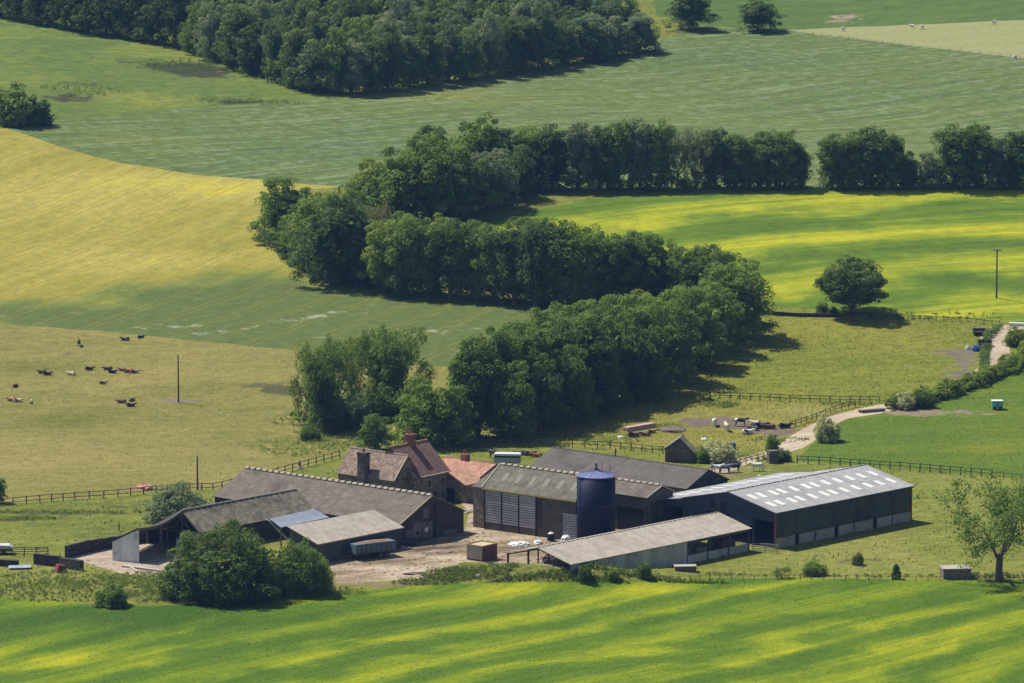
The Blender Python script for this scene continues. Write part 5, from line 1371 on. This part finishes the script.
lump('white_sack', 'white sack beside the orange outbuilding wing doorway', 'sack', 461, 496, 6, 6, TARPW, seed=7)
lump('white_sack', 'small white sack lying in the tussocky paddock below timber stack', 'sack', 620, 438, 7, 2.6, TARPW, seed=8)
lump('white_sack', 'single white sack in the grass between hut and muddy patch', 'sack', 704, 440, 7, 2.6, TARPW, seed=9)
lump('stone_heap', 'small pale boulder lying in the weeds of the grass bank', 'boulder', 478, 577, 6, 3.5, CONC, seed=10)
lump('tyre_heap', 'pair of dark old tyres on the grass bank by the shed', 'tyres', 508, 577.5, 9, 3, RUBBER, seed=11)
lump('dung_heap', 'brown dung heap in the mud of the cattle paddock', 'dung heap', 672, 430, 30, 3.5, plain('dung', (.15, .105, .08), .95, .4, 1.5, bump=.6), seed=12)
lump('soil_heap', 'rough brown soil heap on the muddy yard in front of long barn', 'soil heap', 440, 552, 26, 2.5, plain('soil', (.24, .175, .14), .95, .4, 1.5, bump=.6), seed=13, squash=.7)
lump('soil_heap', 'pale rubble heap on the yard edge nearest the crop', 'rubble heap', 415, 572, 26, 2.5, plain('rubble_soil', (.36, .29, .24), .95, .4, 1.5, bump=.6), seed=14, squash=.6)
lump('white_sack', 'white crumpled object in the grass behind steel barn roof', 'sack', 759, 477, 4, 2.5, TARPW, seed=15)
lump('tyre_heap', 'dark tyre heap against the patched gable of long barn', 'tyres', 427, 538, 13, 4, RUBBER, seed=31, squash=.6)
lump('rubble_heap', 'pale rubble heap at the passage beside the slatted barn end wall', 'rubble heap', 466, 512, 14, 3.5, MATS['rubble_soil'], seed=32)
bl = start('black_barrel', 'black barrel tank with pale lid in front of the slatted barn', 'barrel', 551, 541, 0, 0)
MB().lathe([(.6, 0), (.62, .1), (.62, 1.2), (.6, 1.25)], 20).build('drum', BLACK, bl); MB().lathe([(.5, 1.25), (.35, 1.4), (.15, 1.48)], 16).build('lid', TARPW, bl)
tb = start('teal_tank', 'teal and white bale trailer standing in the bright green field', 'trailer', 992.5, 410, 0, 3)
tb.location = gp(992.5, 410)
MB().box(0, 1.9, 0, 1.4, .35, 1.55).build('body', plain('teal_paint', (.03, .3, .3), .5, .25), tb); MB().box(.1, .8, -.04, -.003, .6, 1.5).box(1.1, 1.7, -.04, -.003, .6, 1.5).build('panel', TEAL, tb); MB().box(-.1, 2.0, -.1, 1.5, 1.57, 1.72).build('lid', TARPW, tb)
for x in (.4, 1.5): wheel(tb, x, 0, .3, .3, .2)
def frame_feeder(label, px, py, w, d, h, m_):
    p = gp(px, py); o = thing('cattle_feeder', label, 'feeder', p, R(4))
    mb = MB()
    for x in np.linspace(0, w, 6): mb.bar((x, 0, 0), (x, 0, h), .09).bar((x, d, 0), (x, d, h), .09)
    mb.build('bars', m_, o)
    MB().box(-.1, w+.1, -.1, .05, h-.3, h).box(-.1, w+.1, d-.05, d+.1, h-.3, h).box(-.1, .05, 0, d, h-.3, h).box(w-.05, w+.1, 0, d, h-.3, h).build('top_rail', m_, o)
    MB().box(.1, w-.1, .1, d-.1, 0, h*.55).build('fodder', plain('fodder', (.05, .04, .035), .95, .4, 2), o)
frame_feeder('black cattle feeder by the lane with nothing in front of it', 974, 336, 2.4, 1.6, 1.3, BLACK)
frame_feeder('black cattle feeder standing behind the blue plastic sheet', 979, 347, 2.4, 1.6, 1.2, BLACK)
lump('blue_sheet', 'bright blue plastic sheet heap beside the black feeders', 'plastic heap', 977, 351, 11, 6, BLUET, seed=20, squash=.6)
lump('white_sack', 'white sack beside the blue plastic heap on the mud', 'sack', 968, 349, 5, 4, TARPW, seed=21)
def stack(name, label, cat, px, py, px2, py2, n, w, m_, lay=2):
    a, b = gp(px, py), gp(px2, py2); o = thing(name, label, cat, a)
    d = (b-a); nn = Vector((-d.y, d.x, 0)).normalized()
    for l in range(lay):
        for k in range(n-l):
            q = nn*((k+.5*l)*w*1.1)+Vector((0, 0, w/2+l*w*.95))
            MB().bar(q+d*rng.uniform(0, .05), q+d*rng.uniform(.93, 1), w, w*.9).build('plank', m_, o)
stack('timber_stack', 'stack of pinkish planks lying on the grass of the cattle paddock', 'timber stack', 627, 432, 656, 427, 4, .4, plain('pink_timber', (.42, .27, .24), .9, .3, 2))
stack('timber_pile', 'grey planks lying on weeds below the white zinc wall', 'timber pile', 122, 567, 163, 572, 2, .3, PALEW, 1)
stack('timber_pile', 'short pale beam leaning in weeds beside the grey planks', 'timber pile', 128, 566, 138, 573, 1, .3, PALEW, 1)
stack('log_pile', 'pale log lying across the lane end by the bare brown patch', 'log', 860, 413, 885, 411, 2, .5, TIMB, 1)
stack('white_pipes', 'pale pipes lying beyond the lane bend at frame edge', 'pipes', 1008, 325, 1032, 326, 2, .5, TARPW, 1)
o = start('rusty_box', 'small rusty red tipped box in weeds at the yard wall', 'box', 57, 573, 0, 25)
MB().prism([(0, 0, 0), (1.6, 0, -.1), (1.5, 0, 1.0), (.3, 0, 1.3)], (0, 1.2, 0)).build('body', plain('rust_red', (.2, .05, .04), .85, .3, 2), o)
o = start('metal_sheet', 'pale blue-grey sheet lying in grass left of rusty box', 'sheet', 8, 570, 0, 8)
MB().slab([(0, 0, .3), (3.6, 0, .3), (3.8, 1.6, .45), (.2, 1.6, .45)], .06).build('sheet', ZINC, o)
o = start('metal_sheet', 'upright grey sheet leaning inside the cattle yard beside big tree', 'sheet', 175, 552, 0, -20)
MB().slab([(0, 0, 0), (1.6, 0, 0), (1.6, .7, 2.), (0, .7, 2.3)], .06).build('sheet', ZINC, o)
o = start('rail_gate', 'pale rail gate lying by lane beside hawthorn', 'gate', 724, 459, 0, 10)
mb = MB()
for k in range(4): mb.bar((0, 0, .3+.25*k), (2.6, 0, .3+.25*k), .07)
mb.build('rails', PALEW, o); MB().bar((0, 0, 0), (0, 0, 1.3), .12).bar((2.6, 0, 0), (2.6, 0, 1.3), .12).build('gate_post', PALEW, o)
bt = start('blue_tub', 'blue plastic drum in the scrub by the pale hawthorn', 'drum', 733.5, 449, 0, 0)
bt.location = gp(733.5, 449)
MB().lathe([(.4, 0), (.42, .1), (.42, 1.), (.38, 1.1)], 14).build('drum', BLUET, bt); MB().lathe([(.43, .5), (.45, .55), (.43, .6)], 14).build('hoop', BLACK, bt)
md = start('scrap_machine', 'rusty farm machine under the blue frame of open shed', 'machine', 543, 563, 0, 20)
MB().box(0, 2.4, 0, 1.2, .5, .9).bar((.2, .3, .8), (1.4, .5, 1.7), .2).build('frame', RUST, md)
for x in (.4, 2): wheel(md, x, 0, .5, .5, .25)

# ------------------------------------------------------------------ animals and a walker
def skin(name, V, Ed, Rd, sub_=1):
    me = bpy.data.meshes.new(name); me.from_pydata(V, Ed, []); o = bpy.data.objects.new(name, me); C.objects.link(o)
    m1 = o.modifiers.new('s', 'SKIN'); m2 = o.modifiers.new('u', 'SUBSURF'); m2.levels = sub_
    for i, r_ in enumerate(Rd):
        q = me.skin_vertices[0].data[i]; q.radius = (r_, r_) if not isinstance(r_, tuple) else r_
        q.use_root = i == 0
    dg = bpy.context.evaluated_depsgraph_get()
    out = bpy.data.meshes.new_from_object(o.evaluated_get(dg)); out.name = name
    bpy.data.objects.remove(o); bpy.data.meshes.remove(me)
    out.materials.clear()
    out.shade_smooth()
    return out
def cow_mesh(pose):
    if pose == 'lie': bz, leg = .48, False
    else: bz, leg = 1.12, True
    V = [(-.4, 0, bz), (-.95, 0, bz+.08), (.35, 0, bz-.02), (.72, 0, bz+.1)]
    Rd = [.42, .34, .42, .32]; Ed = [(0, 1), (0, 2), (2, 3)]
    if pose == 'graze': nk = [(1.0, 0, bz-.1), (1.25, 0, bz-.55), (1.38, 0, bz-.88)]
    else: nk = [(1.02, 0, bz+.28), (1.3, 0, bz+.32), (1.58, 0, bz+.12)]
    i = len(V); V += nk; Rd += [.2, .16, .1]; Ed += [(3, i), (i, i+1), (i+1, i+2)]
    for s in (-1, 1):   # ears
        i2 = len(V); q = nk[1]; V.append((q[0]-.06, s*.28, q[2]+.1)); Rd.append(.05); Ed.append((i+1, i2))
    for s in (-1, 1):
        if leg:
            i = len(V); V += [(.62, s*.22, .72), (.62, s*.23, .38), (.64, s*.23, .04)]; Rd += [.13, .075, .07]; Ed += [(3, i), (i, i+1), (i+1, i+2)]
            i = len(V); V += [(-.92, s*.22, .82), (-.84, s*.23, .58), (-1.0, s*.23, .4), (-.96, s*.23, .04)]; Rd += [.19, .12, .075, .07]; Ed += [(1, i), (i, i+1), (i+1, i+2), (i+2, i+3)]
        else:
            i = len(V); V += [(.75, s*.34, .2), (1.0, s*.3, .1)]; Rd += [.13, .08]; Ed += [(3, i), (i, i+1)]
            i = len(V); V += [(-.75, s*.42, .25), (-.35, s*.5, .12)]; Rd += [.2, .09]; Ed += [(1, i), (i, i+1)]
    i = len(V); V += [(-1.28, 0, bz+.12), (-1.36, 0, bz-.45 if leg else .12)]; Rd += [.05, .04]; Ed += [(1, i), (i, i+1)]
    return skin('cow', V, Ed, Rd)
COWM = {k: cow_mesh(k) for k in ('stand', 'graze', 'lie')}
def hide(name, a, b=None, amt=.5):
    if 'hide_'+name in MATS: return MATS['hide_'+name]
    m = bpy.data.materials.new('hide_'+name); t = NT(m)
    co = t.n('ShaderNodeTexCoord').outputs['Object']
    c = t.mix(t.noise(co, 5, 3), tuple(x*.8 for x in a), tuple(min(1, x*1.2) for x in a))
    if b: c = t.mix(t.math('MULTIPLY_ADD', t.noise(co, .95, 2), 12, -6.5+amt, clamp=True), c, b)
    t.out(t.n('ShaderNodeBsdfPrincipled', {'Base Color': c, 'Roughness': .75}).outputs[0]); MATS['hide_'+name] = m
    return m
HIDE = {'black': hide('black', (.018, .017, .018)), 'brown': hide('brown', (.1, .045, .032)), 'red': hide('red', (.24, .095, .05)), 'cream': hide('cream', (.55, .46, .36)), 'white': hide('white', (.68, .66, .62)),
        'bw': hide('bw', (.022, .022, .024), (.66, .65, .63), .3), 'wb': hide('wb', (.66, .65, .63), (.022, .022, .024), .0), 'grey': hide('grey', (.14, .16, .2), (.5, .52, .55), -.4), 'rw': hide('rw', (.3, .12, .065), (.68, .62, .55), .4)}
def cow(px, py, pose, col, ang, label, group, s=1.):
    o = link('cow', COWM[pose], None, None, gp(px, py))
    o.rotation_euler = (0, 0, R(ang)); s *= .74 if group == g1_ else (.85 if pose == 'lie' else 1)
    o.scale = (s, s, s)
    if not COWM[pose].materials: COWM[pose].materials.append(HIDE['black'])
    o.material_slots[0].link = 'OBJECT'; o.material_slots[0].material = HIDE[col]
    tag(o, label, 'cow', group)
g1_ = 'cows lying in the dry pasture'; g2_ = 'cattle in the muddy paddock'; g3_ = 'cattle beside the lane'; g4_ = 'cattle behind the outbuildings'
for a in [(79, 346, 'stand', 'black', 95, 'black cow standing end-on high in the dry pasture', g1_, 1.15), (125, 340.5, 'lie', 'bw', 170, 'black and white cow lying near the top fence line', g1_), (141, 338, 'lie', 'black', 20, 'small black cow highest in the dry pasture', g1_, .8),
          (42, 373.5, 'lie', 'black', 160, 'black cow lying nose to tail with a dark brown one', g1_), (47.5, 375, 'lie', 'brown', 10, 'dark brown cow lying nose to tail with black one', g1_), (71, 375, 'lie', 'cream', 170, 'cream cow lying between the black pair and brown cow', g1_),
          (89.5, 370, 'lie', 'brown', 10, 'dark brown cow lying alone above the cream cow', g1_), (107.5, 370, 'lie', 'brown', 185, 'dark brown cow lying behind the blue-black cow', g1_), (112.5, 373, 'lie', 'black', -20, 'blue-black cow lying in front of a brown one', g1_),
          (122.5, 371, 'lie', 'brown', 175, 'brown cow lying at the head of the tan row', g1_, .85), (128.5, 372.5, 'lie', 'red', 185, 'tan red cow lying in the middle of the tan row', g1_, 1.1), (135, 373, 'lie', 'rw', 5, 'red and white cow lying at the end of tan row', g1_),
          (103, 384, 'lie', 'grey', 10, 'grey cow lying alone below the tan row', g1_, .85), (15.5, 387, 'lie', 'brown', 60, 'brown cow lying alone near the frame edge', g1_, .85), (11.5, 401, 'lie', 'rw', 170, 'brown-headed pale cow lying closest to frame edge', g1_), (18, 402, 'lie', 'cream', 5, 'cream cow lying touching the brown-headed one', g1_),
          (31, 403, 'lie', 'cream', 90, 'cream calf lying alone below the others', g1_, .8), (121.5, 403, 'lie', 'brown', 175, 'dark brown cow lying left of the grey one', g1_), (132, 401, 'lie', 'grey', 60, 'blue-grey cow lying above two dark brown ones', g1_, .9), (131, 406.5, 'lie', 'brown', 5, 'dark brown cow lying lowest in the dry pasture', g1_),
          (714.5, 426, 'graze', 'white', 80, 'white cow grazing end-on at edge of the mud', g2_), (726.5, 431, 'stand', 'cream', 100, 'cream cow standing end-on on the mud', g2_), (741, 426, 'stand', 'bw', 5, 'black and white cow standing side-on upon the mud', g2_), (755, 425, 'lie', 'cream', 160, 'cream cow lying behind the black cow on the mud', g2_, 1.1),
          (761, 428, 'lie', 'black', 10, 'large black cow lying between cream and red cows', g2_, 1.3), (769, 429, 'lie', 'brown', 190, 'red-brown cow lying at end of the mud group', g2_, 1.2), (748, 434, 'lie', 'white', 20, 'white cow lying in front of the mud group', g2_, 1.2), (754, 430.5, 'lie', 'bw', 185, 'black and white cow lying behind the white one', g2_), (785, 428, 'lie', 'black', 5, 'black cow lying apart at the paddock fence', g2_, 1.2),
          (634, 437, 'lie', 'brown', 5, 'dark red cow lying below the pinkish planks', g2_, 1.2), (645, 436, 'lie', 'brown', 170, 'brown cow lying right below the end of planks', g2_), (652, 433, 'lie', 'red', 10, 'smaller red cow lying beside the plank stack', g2_, .8),
          (717, 473, 'stand', 'wb', 15, 'white and black cow standing nearest the back barn gable', g3_), (725, 473, 'stand', 'grey', 10, 'grey cow standing in the middle of lane cattle', g3_), (733, 472, 'stand', 'black', 175, 'black cow standing behind back barn roof', g3_), (757, 471, 'stand', 'wb', 170, 'mostly white cow standing alone above the steel barn roof', g3_),
          (494, 458, 'stand', 'bw', 160, 'black and white cow standing behind the livestock trailer', g4_), (510, 456, 'lie', 'black', 10, 'black cow lying right behind the livestock trailer roof', g4_), (520, 455, 'lie', 'black', 175, 'black cow lying between trailer and brown cows', g4_), (530, 455.5, 'lie', 'brown', 5, 'brown cow lying left of the red one', g4_), (536.5, 457, 'lie', 'red', 185, 'red cow lying against the back barn roof edge', g4_)]:
    cow(*a)
SV = [(-.1, 0, .62), (-.4, 0, .64), (.3, 0, .64), (.5, 0, .8), (.72, 0, .74)]; SE = [(0, 1), (0, 2), (2, 3), (3, 4)]; SR = [.3, .26, .28, .13, .08]
for s in (-1, 1):
    i = len(SV); SV += [(.3, s*.13, .35), (.3, s*.13, .03), (-.38, s*.13, .36), (-.38, s*.13, .03)]; SE += [(2, i), (i, i+1), (1, i+2), (i+2, i+3)]; SR += [.06, .04, .08, .04]
SHEEP = skin('sheep', SV, SE, SR); SHEEP.materials.append(hide('wool', (.6, .57, .5)))
for px, py, a, lab in [(843, 31, 10, 'sheep at the near corner of the stubble strip'), (912, 28, 170, 'first of two sheep close together on the stubble strip'), (922, 29, 20, 'second of two sheep close together on stubble strip'), (994, 24, 0, 'sheep highest on the stubble strip near frame edge'), (1015, 59, 30, 'sheep at the lower edge of the stubble strip')]:
    o = link('sheep', SHEEP, None, None, gp(px, py)); o.rotation_euler = (0, 0, R(a)); o.scale = (1.1,)*3; tag(o, lab, 'sheep', 'sheep on the stubble strip')
pp = gp(299.5, 470.5)
pe = thing('person', 'person in dark top and pale trousers walking the fence path', 'person', pp, R(60))
PV = [(0, 0, .95), (0, 0, 1.2), (0, 0, 1.42), (0, .01, 1.53), (.02, .01, 1.66), (.03, .01, 1.74)]; PE = [(0, 1), (1, 2), (2, 3), (3, 4), (4, 5)]; PR = [.15, .14, .15, .06, .1, .07]
for s, f in ((-1, .22), (1, -.2)):
    i = len(PV); PV += [(.02, s*.1, .85), (f*.5, s*.1, .48), (f, s*.1, .08), (f+.14, s*.1, .04)]; PE += [(0, i), (i, i+1), (i+1, i+2), (i+2, i+3)]; PR += [.1, .065, .045, .04]
    i = len(PV); PV += [(0, s*.2, 1.4), (-f*.4, s*.25, 1.12), (-f+.08, s*.24, .88), (-f+.12, s*.24, .78)]; PE += [(2, i), (i, i+1), (i+1, i+2), (i+2, i+3)]; PR += [.06, .045, .035, .035]
bd = skin('body', PV, PE, PR); bd.materials.append(plain('skin_tone', (.45, .28, .2), .6, .1)); link('body', bd, None, pe)
MB().lathe([(.17, .92), (.19, 1.1), (.2, 1.3), (.16, 1.46), (.07, 1.5)], 14).tube([(0, .2, 1.43), (.06, .26, 1.12), (.16, .25, .9)], [.08, .065, .055], 8).tube([(0, -.2, 1.43), (-.08, -.26, 1.12), (-.12, -.25, .9)], [.08, .065, .055], 8).build('jacket', plain('dark_jacket', (.015, .018, .04), .9, .2), pe, True)
MB().tube([(0, 0, .98), (0, -.06, .86)], [.17, .16], 10).tube([(.02, -.1, .88), (.11, -.1, .48), (.21, -.1, .1)], [.125, .085, .065], 8).tube([(.02, .1, .88), (-.1, .1, .48), (-.19, .1, .1)], [.125, .085, .065], 8).build('trousers', plain('pale_trousers', (.4, .45, .55), .9, .2), pe, True)
MB().lathe([(.1, 1.68), (.115, 1.74), (.09, 1.81), (.03, 1.84)], 12, .015, .01).build('hair', plain('brown_hair', (.05, .03, .02), .8, .2), pe, True)

# loose stones, clods and scraps over the yard
def rubble(name, zone, n, lo, hi, m, box):
    P, K = scatter(zone, n)
    mb = MB()
    for p in P:
        a = rng.uniform(lo, hi)
        d = Vector(rng.normal(size=3)); d.z *= .3; d.normalize()
        mb.bar(Vector(p)-d*a*.6, Vector(p)+d*a*.6, a*rng.uniform(.5, 1), a*rng.uniform(.4, .8))
    o = mb.build(name, m); tag(o, kind='stuff')
rubble('yard_rubble', 'farmyard', 420, .12, .38, MATS['soil'], None)
rubble('yard_stones', 'farmyard', 160, .08, .26, CONC, None)
rubble('yard_rubble', 'cattle_yard', 120, .1, .3, MATS['soil'], None)

# ------------------------------------------------------------------ light, air, exposure
EL = R(57); LH = Vector((-.83, .56, 0)).normalized()
L = Vector((LH.x*math.cos(EL), LH.y*math.cos(EL), math.sin(EL)))
sd = bpy.data.lights.new('sun', 'SUN'); sd.energy = 4.2; sd.angle = R(.5); sd.color = (1, .95, .86)
so = bpy.data.objects.new('sun', sd); C.objects.link(so)
so.rotation_euler = L.to_track_quat('Z', 'Y').to_euler()
W = bpy.data.worlds.new('World'); S.world = W; W.use_nodes = True
nt = W.node_tree; nt.nodes.clear()
sky = nt.nodes.new('ShaderNodeTexSky'); sky.sky_type = 'NISHITA'; sky.sun_disc = False
sky.sun_elevation = EL; sky.sun_rotation = math.atan2(LH.x, LH.y) % (2*PI)
bg = nt.nodes.new('ShaderNodeBackground'); bg.inputs[1].default_value = .066
wo = nt.nodes.new('ShaderNodeOutputWorld')
nt.links.new(sky.outputs[0], bg.inputs[0]); nt.links.new(bg.outputs[0], wo.inputs[0])

hm = bpy.data.materials.new('haze_air'); t = NT(hm)
pv = t.n('ShaderNodeVolumePrincipled', {'Color': (.24, .46, 1.), 'Density': .00004, 'Anisotropy': .2})
t.out(None, pv.outputs[0])
zlo = float(ZO.min())-1.2; zhi = max(float(ZO.max()), H)+45
hz = MB().box(-712, 712, -165, 2615, zlo, zhi).build('haze', hm); hz['kind'] = 'stuff'

S.render.engine = 'CYCLES'
S.cycles.use_denoising = True
S.cycles.max_bounces = 6
S.cycles.diffuse_bounces = 3
S.cycles.volume_bounces = 0
S.cycles.transparent_max_bounces = 4
S.view_settings.view_transform = 'Standard'
S.view_settings.look = 'None'
S.view_settings.exposure = 0.7
S.view_settings.gamma = 1
S.view_settings.use_curve_mapping = False
